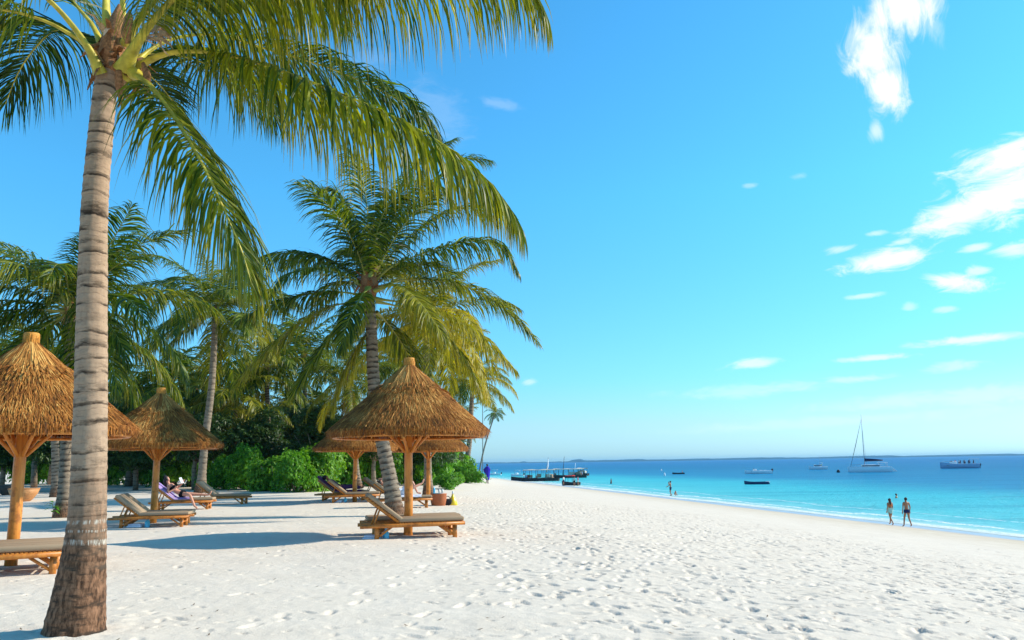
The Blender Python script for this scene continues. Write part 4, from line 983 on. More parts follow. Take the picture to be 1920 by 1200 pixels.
def person(loc, rz, label, pose=None, skin='tan', hair='dark', long_hair=False, clothes=(), s=1.0, group=None, hide_body=False):
    J = {k: Vector(v) for k, v in STANDJ.items()}
    for k, v in (pose or {}).items():
        if k != 'face': J[k] = Vector(v)
    root = empty('person', loc, rz, label=label, cat='person', group=group); root.scale = (s, s, s)
    names = list(J); idx = {k: i for i, k in enumerate(names)}; V = [J[k] for k in names]; Rr = [RADJ[k] for k in names]; E = [(idx[a], idx[b]) for a, b in EDG]
    for side in 'LR':                                                          # five fingers on each palm
        w_, h_ = J['wr' + side], J['ha' + side]; d = (h_ - w_).normalized(); ax = Vector((0, 1, 0)) if abs(d.y) < .8 else Vector((1, 0, 0)); c = d.cross(ax).cross(d).normalized(); bn = d.cross(c)
        for q in range(5):
            off = (q - 1.7) * .018; L = (.055, .075, .08, .072, .055)[q]
            if q == 0: p1 = h_ - d * .02 + c * -.045; p2 = p1 + (d * .8 - c * .5).normalized() * .045; src = idx['ha' + side]
            else: p1 = h_ + d * .035 + c * off; p2 = p1 + (d + bn * .35).normalized() * L; src = idx['ha' + side]
            V += [p1, p2]; Rr += [.0105, .008]; E += [(src, len(V) - 2), (len(V) - 2, len(V) - 1)]
    hd, nk = J['head'], J['neck']; upv = (J['crown'] - hd).normalized(); face = Vector(pose['face']).normalized() if pose and 'face' in pose else Vector((0, 1, 0))
    V.append(hd + face * .095 - upv * .01); Rr.append(.014); E.append((idx['head'], len(V) - 1))
    skin_obj('body', V, E, Rr, SKINM[skin], root, idx['pelvis'])
    sidev = face.cross(upv).normalized()
    mb = MB()
    for q in (-1, 1): mb.tube([hd + face * .078 + sidev * .032 * q + upv * .02, hd + face * .090 + sidev * .032 * q + upv * .02], [.012, .006], 8)
    mb.build('eyes', HAIR['dark'], root)
    bm = bmesh.new(); bmesh.ops.create_icosphere(bm, subdivisions=3, radius=1.0)
    fr_ = Matrix((sidev, face, upv)).transposed().to_4x4(); mb = MB()
    mb.bm(bm, 0, 0, 0, Matrix.Translation(hd - face * .022 + upv * .038) @ fr_ @ Matrix.Diagonal((.088, .098, .098, 1)))
    if long_hair: mb.tube(spline([hd - face * .03 + upv * .02, hd - face * .085 - upv * .08, hd - face * .105 - upv * .2, hd - face * .10 - upv * .32], 12), np.interp(np.linspace(0, 1, 12), [0, .3, .8, 1], [.08, .085, .06, .02]), 14, flat=.6)
    mb.build('hair', HAIR[hair], root)
    def lerp(a, b, t): return J[a].lerp(J[b], t)
    for kind, colr in clothes:
        if kind in ('shorts', 'briefs'):
            dn = (J['pelvis'] - J['waist']).normalized(); k_ = .5 if kind == 'shorts' else .16; sd = (J['hiL'] - J['hiR']).normalized(); fw = dn.cross(sd).normalized(); mb = MB()
            cs_ = [J['pelvis'] - dn * .07, J['pelvis'] - dn * .01, J['pelvis'] + dn * .05, J['pelvis'] + dn * .11]; th = np.linspace(0, 2 * np.pi, 20, endpoint=False); rows = []
            for c_, rx, ry in zip(cs_, (.158, .178, .188, .12), (.118, .135, .140, .10)):
                rows.append([tuple(c_ + sd * (rx * math.cos(a)) + fw * (ry * math.sin(a))) for a in th])
            rows = np.array(rows); i_ = np.arange(3)[:, None] * 20; j_ = np.arange(20)[None, :]; mb.add(rows.reshape(-1, 3), np.stack([i_ + j_, i_ + (j_ + 1) % 20, i_ + 20 + (j_ + 1) % 20, i_ + 20 + j_], -1).reshape(-1, 4))
            for q in 'LR': mb.tube([J['hi' + q] - (J['kn' + q] - J['hi' + q]) * .05, lerp('hi' + q, 'kn' + q, k_ * .5), lerp('hi' + q, 'kn' + q, k_)], [.100, .104, .100 if kind == 'shorts' else .096], 14)
            mb.build(kind, CL[colr], root)
        elif kind == 'skirt':
            mid = (J['knL'] + J['knR']) / 2; v = [lerp('pelvis', 'waist', .5), J['pelvis'], J['pelvis'].lerp(mid, .42)]
            skin_obj('skirt', v, [(0, 1), (1, 2)], [(.15, .12), (.185, .155), (.21, .18)], CL[colr], root, 1)
        elif kind == 'top':
            up_ = (J['neck'] - J['waist']).normalized(); sd = (J['shL'] - J['shR']).normalized(); fw = up_.cross(sd).normalized(); th = np.linspace(0, 2 * np.pi, 20, endpoint=False); mb = MB()
            rows = np.array([[tuple(J['chest'] + up_ * h_ + sd * (rx * math.cos(a)) + fw * (rx * .74 * math.sin(a))) for a in th] for h_, rx in ((-.085, .150), (-.06, .166), (-.02, .170), (.0, .160))])
            i_ = np.arange(3)[:, None] * 20; j_ = np.arange(20)[None, :]; mb.add(rows.reshape(-1, 3), np.stack([i_ + j_, i_ + (j_ + 1) % 20, i_ + 20 + (j_ + 1) % 20, i_ + 20 + j_], -1).reshape(-1, 4))
            mb.build('bikini_top', CL[colr], root)
        elif kind == 'shirt':
            v = [J['pelvis'], J['waist'], J['chest'], lerp('chest', 'neck', .6), J['shL'], lerp('shL', 'elL', .6), J['shR'], lerp('shR', 'elR', .6)]
            skin_obj('shirt', v, [(0, 1), (1, 2), (2, 3), (2, 4), (4, 5), (2, 6), (6, 7)], [(.142, .112), (.13, .10), (.16, .118), .08, .074, .06, .074, .06], CL[colr], root, 2)
        elif kind == 'trousers':
            v = [J['pelvis'], J['hiL'], J['knL'], lerp('knL', 'anL', .9), J['hiR'], J['knR'], lerp('knR', 'anR', .9)]
            skin_obj('trousers', v, [(0, 1), (1, 2), (2, 3), (0, 4), (4, 5), (5, 6)], [(.148, .118), .106, .078, .06, .106, .078, .06], CL[colr], root, 0)
    return root
def ppl(px, py, rz, label, **kw): return person(stand(px, py), rz, label, **kw)
CP = 'couple walking at the water edge'
ppl(1672, 985, .25, 'person in a pale skirt with long dark hair walking by the water', skin='tan', long_hair=True, clothes=(('top', 'orange'), ('skirt', 'teal')), s=.88, group=CP,
    pose=dict(knL=(.10, .16, .52), anL=(.11, .26, .12), toL=(.12, .40, .06), knR=(-.10, -.06, .50), anR=(-.11, -.30, .14), toR=(-.11, -.20, .03), elR=(-.26, -.10, 1.18), wrR=(-.27, -.02, .95), haR=(-.27, .01, .87), elL=(.24, .05, 1.17), wrL=(.22, .16, .98), haL=(.22, .2, .9)))
ppl(1703, 988, .15, 'person in dark swim briefs walking by the water, right one of the pair', skin='tan', clothes=(('briefs', 'navy'),), s=.95, group=CP,
    pose=dict(knL=(.13, .04, .50), anL=(.19, -.06, .10), toL=(.20, .08, .03), knR=(-.12, .12, .51), anR=(-.17, .14, .09), toR=(-.18, .28, .03)))
# robed person on the crest
bp = stand(914, 907)
pr = person(bp, -.5, 'dark figure wrapped in a royal blue robe standing at the beach crest', skin='dark', s=1.06, pose=dict(elR=(-.34, .02, 1.22), wrR=(-.14, .14, 1.12), haR=(-.08, .16, 1.10), elL=(.26, .08, 1.2), wrL=(.10, .2, 1.1), haL=(.04, .2, 1.08), knL=(.06, .02, .5), anL=(.06, -.02, .09), knR=(-.06, .02, .5), anR=(-.06, -.02, .09), toL=(.07, .14, .03), toR=(-.07, .14, .03)))
mb = MB(); th = np.linspace(0, 2 * np.pi, 36, endpoint=False); rows = []
for z, rx, ry in ((.34, .16, .15), (.36, .175, .16), (.55, .20, .17), (.85, .23, .19), (1.1, .25, .2), (1.25, .27, .2), (1.40, .23, .16), (1.49, .13, .11), (1.53, .07, .07)):
    wv = 1 + .07 * np.sin(th * 7 + z * 2) * (z < 1.3); x = rx * np.cos(th) * wv; y = ry * np.sin(th) * wv
    if .95 < z < 1.4: x = x - np.where(np.cos(th) < -.5, .16 * (1 - abs(z - 1.18) / .25), 0)
    rows.append(np.stack([x, y + .02, np.full(36, z)], -1))
rows = np.array(rows); nr_ = len(rows); i = np.arange(nr_ - 1)[:, None] * 36; j = np.arange(36)[None, :]; j2 = (j + 1) % 36
mb.add(rows.reshape(-1, 3), np.stack([i + j, i + j2, i + 36 + j2, i + 36 + j], -1).reshape(-1, 4)); mb.build('robe', CL['royal'], pr)
# man bent at the shore with a child
ppl(1258, 930, 1.2, 'shirtless person in dark shorts standing over a child at the shore', skin='tan', clothes=(('shorts', 'navy'),), s=1.05,
    pose=dict(elL=(.30, .18, 1.2), wrL=(.22, .38, 1.1), haL=(.2, .46, 1.08), elR=(-.26, .16, 1.18), wrR=(-.16, .36, 1.06), haR=(-.14, .43, 1.03), knL=(.12, .12, .5), anL=(.14, -.1, .09), toL=(.15, .05, .03)))
ppl(1266, 930, -1.3, 'child in orange crouching on the wet sand', skin='pink', hair='brown', clothes=(('shirt', 'orange'),), s=.62,
    pose=dict(pelvis=(0, -.1, .30), waist=(0, -.06, .44), chest=(0, .06, .62), neck=(0, .12, .78), head=(0, .15, .89), crown=(0, .16, 1.0), shL=(.17, .08, .74), shR=(-.17, .08, .74), elL=(.22, .26, .52), elR=(-.22, .26, .52), wrL=(.18, .42, .32), wrR=(-.18, .42, .32), haL=(.16, .46, .22), haR=(-.16, .46, .22), hiL=(.1, -.08, .28), hiR=(-.1, -.08, .28), knL=(.18, .28, .44), knR=(-.18, .28, .44), anL=(.14, .05, .08), anR=(-.14, .05, .08), toL=(.16, .2, .03), toR=(-.16, .2, .03)))
# bathers, shoulders out of the water
for px, py, lb in ((1146, 907, 'bather wading in the turquoise shallows left of the shirtless man'), (1254, 908, 'bather in the water beyond the shirtless man'), (1681, 934, 'bather in the water just beyond the walking couple')):
    p = on_ground(px, py); deep = 1.25 if px != 1146 else .75
    person((p.x, p.y, SEA - deep), random.uniform(0, 6), lb, skin='tan', s=1.0, group='bathers in the sea', clothes=(('shorts', 'navy'),))
# reading sunbather on her lounger (local frame of the lounger: x to the foot)
def on_lounger(L, pose, lx, label, **kw):
    """pose given in lounger space: x towards the foot, y across, z above the sand"""
    return person(L.location.copy(), L.rotation_euler.z, label, pose=pose, **kw)
on_lounger(LW, dict(pelvis=(1.02, 0, .53), waist=(.86, 0, .60), chest=(.66, 0, .76), neck=(.52, .0, .93), head=(.50, -.01, 1.04), crown=(.47, 0, 1.15), face=(.75, -.2, -.4),
    shL=(.60, .17, .88), elL=(.78, .26, .72), wrL=(.95, .12, .86), haL=(1.0, .10, .93), shR=(.58, -.17, .86), elR=(.62, -.30, .60), wrR=(.82, -.24, .70), haR=(.88, -.2, .78),
    hiL=(1.06, .10, .52), knL=(1.48, .12, .50), anL=(1.90, .14, .47), toL=(1.98, .15, .60), hiR=(1.06, -.10, .52), knR=(1.36, -.36, .50), anR=(1.55, -.46, .12), toR=(1.66, -.48, .04)), 0,
    'sunbather with long dark hair in black swimwear reading on a lounger', skin='pink', long_hair=True, clothes=(('top', 'black'), ('briefs', 'black')))
bk = empty('book', LW.matrix_world @ Vector((0, 0, 0)), label='pale blue open book held up by the sunbather', cat='book')
bk.location = LW.location + Vector((1.04, 0, 1.0)); bk.rotation_euler = (0, R(-25), .1)
for sy in (-1, 1):
    mb = MB(); mb.box((0, sy * .075, 0), (.012, .15, .21), .004, rot=Matrix.Rotation(R(14 * sy), 4, 'Z')); mb.build('cover', CL['pale'], bk)
# reclining man
on_lounger(LE, dict(pelvis=(1.02, 0, .50), waist=(.86, 0, .55), chest=(.64, 0, .66), neck=(.45, 0, .78), head=(.34, 0, .84), crown=(.23, 0, .88), face=(.4, -.1, .8),
    shL=(.52, .17, .76), elL=(.74, .28, .56), wrL=(.98, .24, .58), haL=(1.05, .2, .60), shR=(.52, -.17, .76), elR=(.50, -.33, .90), wrR=(.38, -.22, .98), haR=(.34, -.14, .98),
    hiL=(1.08, .10, .49), knL=(1.42, .12, .90), anL=(1.62, .12, .47), toL=(1.76, .12, .45), hiR=(1.08, -.10, .49), knR=(1.46, -.16, .66), anR=(1.78, -.04, .80), toR=(1.84, -.04, .95)), 0,
    'reclining man with bent knees and blue shorts lying on the rear lounger', skin='pink', clothes=(('shorts', 'pale'),))
on_lounger(LD2, dict(pelvis=(1.02, 0, .53), waist=(.86, 0, .58), chest=(.66, 0, .70), neck=(.48, 0, .84), head=(.38, 0, .92), crown=(.29, 0, .98), face=(.5, 0, .7),
    shL=(.54, .17, .80), elL=(.72, .26, .60), wrL=(.96, .22, .60), haL=(1.03, .2, .60), shR=(.54, -.17, .80), elR=(.72, -.27, .58), wrR=(.96, -.2, .60), haR=(1.03, -.16, .60),
    hiL=(1.08, .10, .52), knL=(1.46, .12, .56), anL=(1.88, .12, .47), toL=(1.94, .13, .60), hiR=(1.08, -.10, .52), knR=(1.46, -.12, .54), anR=(1.88, -.12, .47), toR=(1.94, -.13, .60)), 0,
    'person in dark purple clothes lying back on the lounger beneath the bright bush', skin='tan', clothes=(('shirt', 'purple'), ('trousers', 'purple')))
def towel(L, x0, x1, mat, label):
    n = 16; xs_ = np.linspace(x0, x1, n); zz = np.where(xs_ < .86, .39 + (.86 - xs_) * .78, .402); ys_ = np.linspace(-.36, .36, 9)
    X, Y = np.meshgrid(xs_, ys_, indexing='ij'); Zt = zz[:, None] + .012 + np.where(np.abs(Y) > .33, -.06, 0) + .006 * np.sin(X * 21 + Y * 9)
    v = np.stack([X, Y, Zt], -1); v2 = v.copy(); v2[..., 2] -= .008; i = np.arange(n - 1)[:, None] * 9; j = np.arange(8)[None, :]
    f = np.stack([i + j, i + j + 1, i + 10 + j, i + 9 + j], -1).reshape(-1, 4)
    mb = MB(); mb.add(v.reshape(-1, 3), f); mb.add(v2.reshape(-1, 3), f[:, ::-1]); t = mb.build('towel', mat, label=label, cat='towel'); t.location = L.location; t.rotation_euler = L.rotation_euler
towel(LW, .08, 1.35, CL['lilac'], 'lilac towel under the reading sunbather'); towel(LE, .9, 1.75, CL['pale'], 'pale blue towel under the reclining man'); towel(LD2, .1, 1.9, CL['purple'], 'dark purple towel on the lounger beneath the bright bush')

# ------------------------------------------------------------------ small things on the sand
M['terra'] = simple('terracotta', (.40, .13, .055), .7, .2, .15, 20); M['clay'] = simple('bowl_clay', (.52, .24, .09), .6, .3, .2, 12); M['darkclay'] = simple('bowl_dark', (.05, .05, .045), .6, .3, .2, 12)
M['yellow'] = simple('yellow_plastic', (.80, .58, .02), .3, .5, .04); M['bluep'] = simple('blue_plastic', (.10, .50, .72), .25, .5, .04); M['whitep'] = simple('white_paint', (.80, .80, .79), .35, .5, .04, 3)
M['bag'] = simple('black_canvas', (.03, .03, .035), .8, .2, .2, 60); M['lid'] = simple('pale_lid', (.6, .62, .6), .4, .5, .05)
def lathe_thing(name, pos, prof, mat, label, cat, seg=24, group=None, parts=()):
    root = empty(name, pos, label=label, cat=cat, group=group)
    mb = MB(); mb.lathe(prof, seg); mb.build('body', mat, root)
    for nm, pr_, mt in parts: mb = MB(); mb.lathe(pr_, seg); mb.build(nm, mt, root)
    return root
pt = base_at(822, 948)
lathe_thing('side_table', pt, [(.0, -.03), (.22, -.03), (.25, .0), (.29, .2), (.30, .40), (.31, .42), (.0, .42)], M['terra'], 'round red brown tub table at the foot of the reclining man', 'table', parts=(('tray', [(.0, .424), (.2, .424), (.22, .44), (.21, .445), (.19, .43), (.0, .43)], M['lid']),))
BOT = [(.0, 0), (.075, 0), (.08, .03), (.08, .24), (.06, .30), (.028, .34), (.028, .40), (.0, .40)]
CAPP = [(.0, .385), (.034, .385), (.034, .43), (.0, .43)]
lathe_thing('drink_bottle', pt + Vector((-.16, .05, .44)), [(x * .5, z * .6) for x, z in BOT], M['bluep'], 'small blue bottle on the red brown tub table', 'bottle', 16, parts=(('cap', [(x * .5, z * .6) for x, z in CAPP], M['lid']),))
for k, dx_ in enumerate((0.03, .14)):
    lathe_thing('drinking_glass', pt + Vector((dx_, -.05 + .06 * k, .446)), [(.0, 0), (.035, 0), (.042, .13), (.038, .13), (.032, .01), (.0, .01)], M['lid'], ('left' if not k else 'right') + ' one of two glasses on the tub table', 'glass', 14)
pb = base_at(849, 947)
lathe_thing('sand_toy_bottle', pb, [(.0, 0), (.17, 0), (.18, .03), (.14, .17), (.075, .30), (.045, .34), (.045, .39), (.0, .39)], M['yellow'], 'yellow flared bottle standing alone on the sand', 'bottle', 20, parts=(('cap', [(.0, .385), (.03, .385), (.03, .50), (.0, .51)], M['lid']),))
pg = base_at(838, 947); root = empty('bag', pg, label='small black bag slumped beside the tub table', cat='bag')
mb = MB(); mb.box((0, 0, .11), (.42, .26, .24), .09); mb.build('body', M['bag'], root)
mb = MB(); mb.tube(spline([(-.12, 0, .21), (-.06, -.03, .30), (.06, .03, .31), (.13, 0, .21)], 12), .012, 6); mb.build('strap', M['bag'], root)
def bowl(px, py, s, mat, label):
    b = base_at(px, py); lathe_thing('planter_bowl', b, [(.0, .0), (.22 * s, .0), (.30 * s, .06 * s), (.44 * s, .26 * s), (.50 * s, .42 * s), (.46 * s, .42 * s), (.40 * s, .27 * s), (.25 * s, .10 * s), (.0, .08 * s)], mat, label, 'bowl', 28, group='large clay bowls', parts=(('rim', [(.455 * s, .423 * s), (.50 * s, .423 * s), (.515 * s, .45 * s), (.47 * s, .455 * s), (.455 * s, .423 * s)], mat),))
bowl(43, 940, 1.25, M['clay'], 'wide orange clay bowl on the sand by the left parasol post'); bowl(14, 928, 1.15, M['darkclay'], 'dark bowl behind the orange clay bowl')
for L, x, lb in ((LC, .9, 'blue bottle under the near lounger of the middle parasol'), (LB, .55, 'blue bottle under the near lounger of the large parasol'), (LD, .8, 'blue bottle under the lounger of the rear left parasol')):
    lathe_thing('water_bottle', (L.location.x + x, L.location.y + .02, sand(L.location.x + x, L.location.y)), [(a_ * .8, z * .52) for a_, z in BOT], M['bluep'], lb, 'bottle', 16, group='bottles under the loungers', parts=(('cap', [(a_ * .8, z * .52) for a_, z in CAPP], M['lid']),))
    tl = empty('folded_towel', (L.location.x + x - .28, L.location.y - .02, sand(L.location.x + x - .28, L.location.y)), label='pale ' + lb.replace('blue bottle', 'folded towel'), cat='towel', group='folded towels under the loungers')
    mb = MB(); mb.box((0, 0, .025), (.34, .26, .045), .018); mb.build('fold', CL['pale'], tl); mb = MB(); mb.box((.01, .01, .068), (.31, .24, .04), .016); mb.build('fold', CL['pale'], tl)
# sprout at the foot of the palm behind the nearest trunk
sp = base_at(97, 972); root = empty('seedling', sp, label='small dark leafed seedling left of the palm half hidden by the nearest trunk', cat='plant')
mb = MB(); mb.tube([(0, 0, -.05), (.03, 0, .25), (-.02, 0, .45)], [.014, .012, .006], 6); mb.build('stem', M['trunk_far'], root)
rng = np.random.default_rng(4); mb = MB()
for k in range(11):
    a = rng.uniform(0, 6.28); z = rng.uniform(.12, .48); d = np.array([math.cos(a), math.sin(a) * .6, rng.uniform(-.3, .4)]); d /= np.linalg.norm(d); s_ = np.cross(d, [0, 0, 1.]); s_ /= np.linalg.norm(s_)
    p0 = np.array([0, 0, z]); p1 = p0 + d * .12; p2 = p0 + d * .26 + np.array([0, 0, -.07])
    mb.add([p0 - s_ * .01, p0 + s_ * .01, p1 - s_ * .06, p1 + s_ * .06, p2 - s_ * .01, p2 + s_ * .01], [[0, 1, 3, 2], [2, 3, 5, 4]], 0, .3)
f_ = mb.build('leaves', M['bush'], root); f_.color = (0, 0, 0, 1)
# hut in the background left
hb = base_at(80, 900); root = empty('beach_hut', (hb.x, hb.y + 8, hb.z), label='thatched hut with a grey roof glimpsed behind the left parasol', cat='hut')
mb = MB(); mb.box((0, 0, 1.1), (4.2, 3.0, 2.2), .03); mb.build('wall', simple('hut_wall', (.12, .08, .05), .8, .2, .3, 3), root)
mb = MB(); mb.lathe([(.0, 4.0), (.8, 3.4), (2.0, 2.55), (3.1, 1.95), (3.15, 1.85), (2.9, 1.9), (.1, 3.6)], 20, 0, .25); mb.build('roof', simple('weathered_thatch', (.17, .15, .13), .9, .1, .35, 12, .5), root)
mb = MB(); mb.box((0, -1.56, 1.55), (2.6, .1, .42), .02); mb.build('sign_board', M['clay'], root)
# driftwood and leaf scraps scattered on the sand (too many to count)
rng = np.random.default_rng(66); mb = MB()
for k in range(260):
    y = 5 + 22 * rng.random() ** 1.4; x = rng.uniform(-.75, .6) * y
    if float(Xs(y)) - x < 14: continue
    z = sand(x, y) + .008; a = rng.uniform(0, 3.14); L_ = rng.uniform(.012, .04); c = np.array([x, y, z]); d = np.array([math.cos(a) * L_, math.sin(a) * L_, .0]); s_ = np.array([-d[1], d[0], 0]) * .25
    mb.add([c - d, c + s_, c + d + [0, 0, .01], c - s_], [[0, 1, 2, 3]]); 
mb.build('beach_litter', simple('dry_scraps', (.12, .08, .05), .9, .1, .4, 3), kind='stuff')
# ------------------------------------------------------------------ boats
M['hullw'] = simple('white_gelcoat', (.78, .79, .80), .3, .5, .04, 2); M['hullb'] = simple('blue_grey_hull', (.30, .40, .55), .35, .5, .06, 2); M['hulld'] = simple('tarred_wood', (.045, .04, .038), .7, .25, .3, 5)
M['hullnavy'] = simple('navy_hull', (.02, .035, .10), .4, .4, .1, 4); M['glassd'] = simple('dark_glass', (.03, .05, .07), .1, .6, .05); M['alu'] = simple('grey_mast', (.30, .34, .40), .4, .4, .05); M['sailc'] = simple('navy_sail_cover', (.02, .025, .07), .8, .1, .1)
M['canopy'] = simple('canvas_awning', (.62, .56, .47), .85, .1, .12, 6); M['deckw'] = simple('worn_deck', (.30, .22, .15), .7, .2, .2, 6); M['redc'] = simple('red_canvas', (.62, .05, .04), .8, .1, .1); M['rope'] = simple('rigging', (.15, .17, .2), .6, .2)
def hull_arr(L, B, H, bow=.35, tr=.75, n=18, draft=.35, sheer=.35, thick=.06):
    """open hull, bow at +x; verts of outer skin, rim, inner skin"""
    rows = []
    for i in range(n):
        t = i / (n - 1); x = -L / 2 + L * t
        b = B / 2 * (tr + (1 - tr) * math.sin(min(1, t / .4) * math.pi / 2)) * (1 if t < 1 - bow else math.cos((t - 1 + bow) / bow * math.pi / 2) ** .75 + .015)
        g = H * (1 + sheer * max(0, (t - .45) / .55) ** 2 + .08 * (1 - t) ** 2); k = -draft * (1 if t < .75 else 1 - ((t - .75) / .25) ** 2 * 1.4)
        rx = x + (.10 * L * max(0, (t - .8) / .2) ** 2) * 0
        o = [(x + .045 * L * (t > .98) * 0, 0, k), (x, b * .55, k * .75 + .02), (x, b * .88, g * .25), (x, b * .97, g * .65), (x, b, g)]
        inn = [(x, max(b - thick, .005), g), (x, max(b - thick * 1.6, .004), g * .55), (x, 0, max(g * .38, k + .2))]
        right = o + inn; left = [(p[0], -p[1], p[2]) for p in right]
        rows.append(left[::-1][1:] + [] if False else [left[k_] for k_ in range(len(left) - 1, 0, -1)][0:] + right)
    m = len(rows[0]); v = [p for r in rows for p in r]
    f = []
    order = list(range(m))
    for i in range(n - 1):
        for j in range(m - 1): f.append((i * m + j, i * m + j + 1, (i + 1) * m + j + 1, (i + 1) * m + j))
    # transom
    return v, f, m, n
def hull(name, root, mat, *a, z=0.0, y=0.0, x=0.0, **kw):
    v, f, m, n = hull_arr(*a, **kw); v = np.array(v) + np.array([x, y, z]); mb = MB(); mb.add(v, f)
    # order across: left inner -> left outer -> keel -> right outer -> right inner ; close the transom with strips
    c0 = v[0:m]; k = m // 2
    tf = [(j, j + 1, m - 2 - j, m - 1 - j) for j in range(0, k - 1)]
    mb.add(c0, [q for q in tf])
    return mb.build(name, mat, root)
def boat(px, py, head, name, label, cat='boat', group=None, deg=True):
    p = on_ground(px, py); return empty(name, (p.x, p.y, SEA), R(head), label=label, cat=cat, group=group), p.y / FPX
BG = 'boats moored off the beach'
def windows(root, pts, size, mat=None):
    for c, rz in pts: mb = MB(); mb.box(c, size, .01, rot=Matrix.Rotation(rz, 4, 'Z')); mb.build('window', mat or M['glassd'], root)
def person_simple(loc, rz, label, shirt, seat=False, s=1.0, group=None):
    pose = dict(pelvis=(0, 0, .50), waist=(0, 0, .64), chest=(0, .0, .86), neck=(0, 0, 1.04), head=(0, .01, 1.14), crown=(0, 0, 1.25), shL=(.17, 0, .98), shR=(-.17, 0, .98), elL=(.23, .05, .72), elR=(-.23, .05, .72), wrL=(.16, .26, .62), wrR=(-.16, .26, .62), haL=(.14, .33, .60), haR=(-.14, .33, .60), hiL=(.1, 0, .48), hiR=(-.1, 0, .48), knL=(.12, .42, .48), knR=(-.12, .42, .48), anL=(.12, .42, .08), anR=(-.12, .42, .08), toL=(.12, .56, .03), toR=(-.12, .56, .03)) if seat else None
    return person(loc, rz, label, pose=pose, clothes=(('shirt', shirt), ('shorts', 'navy')), s=s, group=group, skin='tan')

# catamaran with bare mast, bow to the left
root, s = boat(1631, 885, 162, 'catamaran', 'white sailing catamaran with a tall bare mast and navy sail cover', 'catamaran', BG)
for sy in (-1, 1): hull('hull', root, M['hullw'], 11.6, 1.5, 1.45, y=sy * 2.5, bow=.5, tr=.75, sheer=.12, thick=.6)
mb = MB(); mb.box((-.8, 0, 1.15), (7.2, 5.6, .5), .1); mb.build('bridge_deck', M['hullw'], root)
mb = MB(); mb.box((-.3, 0, 1.75), (4.6, 4.0, .85), .3); mb.build('cabin', M['hullw'], root)
mb = MB(); mb.box((-.25, 0, 1.82), (4.66, 4.06, .34), .1); mb.build('window', M['glassd'], root)
mb = MB(); mb.box((-3.6, 0, 2.75), (2.6, 3.4, .09), .03); mb.build('cockpit_roof', M['hullw'], root)
for q in ((-4.7, 1.5), (-4.7, -1.5), (-2.6, 1.6), (-2.6, -1.6)): mb = MB(); mb.tube([(q[0], q[1], 1.3), (q[0], q[1], 2.75)], .05, 6); mb.build('roof_post', M['alu'], root)
for sy in (-1, 1):
    mb = MB()
    for k in range(4): mb.box((-5.9 - k * .3, sy * 2.5, 1.1 - k * .28), (.34, 1.2, .28), .04)
    mb.build('stern_steps', M['hullw'], root)
mb = MB(); mb.tube([(1.2, 0, 1.9), (1.15, 0, 8), (1.0, 0, 17.0)], [.11, .10, .06], 10); mb.build('mast', M['alu'], root)
mb = MB(); mb.tube([(1.2, 0, 3.1), (-3.9, 0, 3.25)], .07, 8); mb.build('boom', M['alu'], root)
mb = MB(); mb.tube([(1.1, 0, 3.55), (-1.5, 0, 3.5), (-3.8, 0, 3.38)], [.42, .30, .14], 10, flat=1.1); mb.build('sail_cover', M['sailc'], root)
for pts, w_ in (([(5.2, 0, 1.4), (3.2, 0, 8), (1.05, 0, 15.6)], [.05, .09, .03]), ([(.9, 2.7, 1.4), (1.05, 0, 13)], .018), ([(.9, -2.7, 1.4), (1.05, 0, 13)], .018), ([(1.15, -.9, 9.0), (1.15, .9, 9.0)], .03)):
    mb = MB(); mb.tube(pts, w_, 6); mb.build('forestay' if len(pts) == 3 else 'stay', M['rope'], root)
mb = MB(); mb.tube([(5.0, -2.5, 1.5), (5.0, 2.5, 1.5)], .07, 8); mb.build('cross_beam', M['alu'], root)
mb = MB()
for sy in (-3.1, 3.1): mb.tube([(5.2, sy, 2.15), (-3.5, sy, 2.1)], .02, 5); [mb.tube([(xx, sy, 1.35), (xx, sy, 2.15)], .02, 5) for xx in (5.2, 3.4, 1.6, -.2, -2.0, -3.5)]
mb.build('guard_rail', M['alu'], root)

# dive boat full of passengers
root, s = boat(1799, 878, 176, 'dive_boat', 'open grey blue dive boat loaded with standing passengers', 'boat', BG)
hull('hull', root, M['hullb'], 13.0, 3.4, 1.5, bow=.35, sheer=.45); mb = MB(); mb.box((-.6, 0, 1.08), (10.5, 2.8, .1), .02); mb.build('deck', M['deckw'], root)
mb = MB(); mb.box((1.9, 0, 1.6), (1.7, 1.9, 1.5), .2); mb.build('console', M['hullw'], root); mb = MB(); mb.box((2.55, 0, 2.3), (.1, 1.7, .6), .03, rot=Matrix.Rotation(.3, 4, 'Y')); mb.build('windscreen', M['glassd'], root)
mb = MB(); mb.box((-5.2, 0, 3.2), (2.4, 2.6, .08), .03); mb.build('awning', M['hullw'], root)
for q in ((-6.2, 1.2), (-6.2, -1.2), (-4.2, 1.2), (-4.2, -1.2)): mb = MB(); mb.tube([(q[0], q[1], 1), (q[0], q[1], 3.2)], .04, 6); mb.build('awning_post', M['alu'], root)
for sy in (-.5, .5):
    mb = MB(); mb.box((-6.9, sy, 1.2), (.6, .45, .8), .12); mb.tube([(-6.9, sy, 1), (-6.9, sy, -.3)], .1, 8); mb.build('outboard_motor', M['bag'], root)
mb = MB(); mb.tube([(6.2, .3, 1.9), (5.2, 1.1, 2.4), (2.6, 1.5, 2.3)], .03, 6); mb.tube([(6.2, -.3, 1.9), (5.2, -1.1, 2.4), (2.6, -1.5, 2.3)], .03, 6); mb.build('bow_rail', M['alu'], root)
mw = Matrix.Translation(root.location) @ Matrix.Rotation(root.rotation_euler.z, 4, 'Z')
where = ['nearest the windscreen', 'second from the windscreen', 'third from the windscreen', 'in the middle of the deck', 'fourth from the stern', 'third from the stern', 'second from the stern', 'under the stern awning']
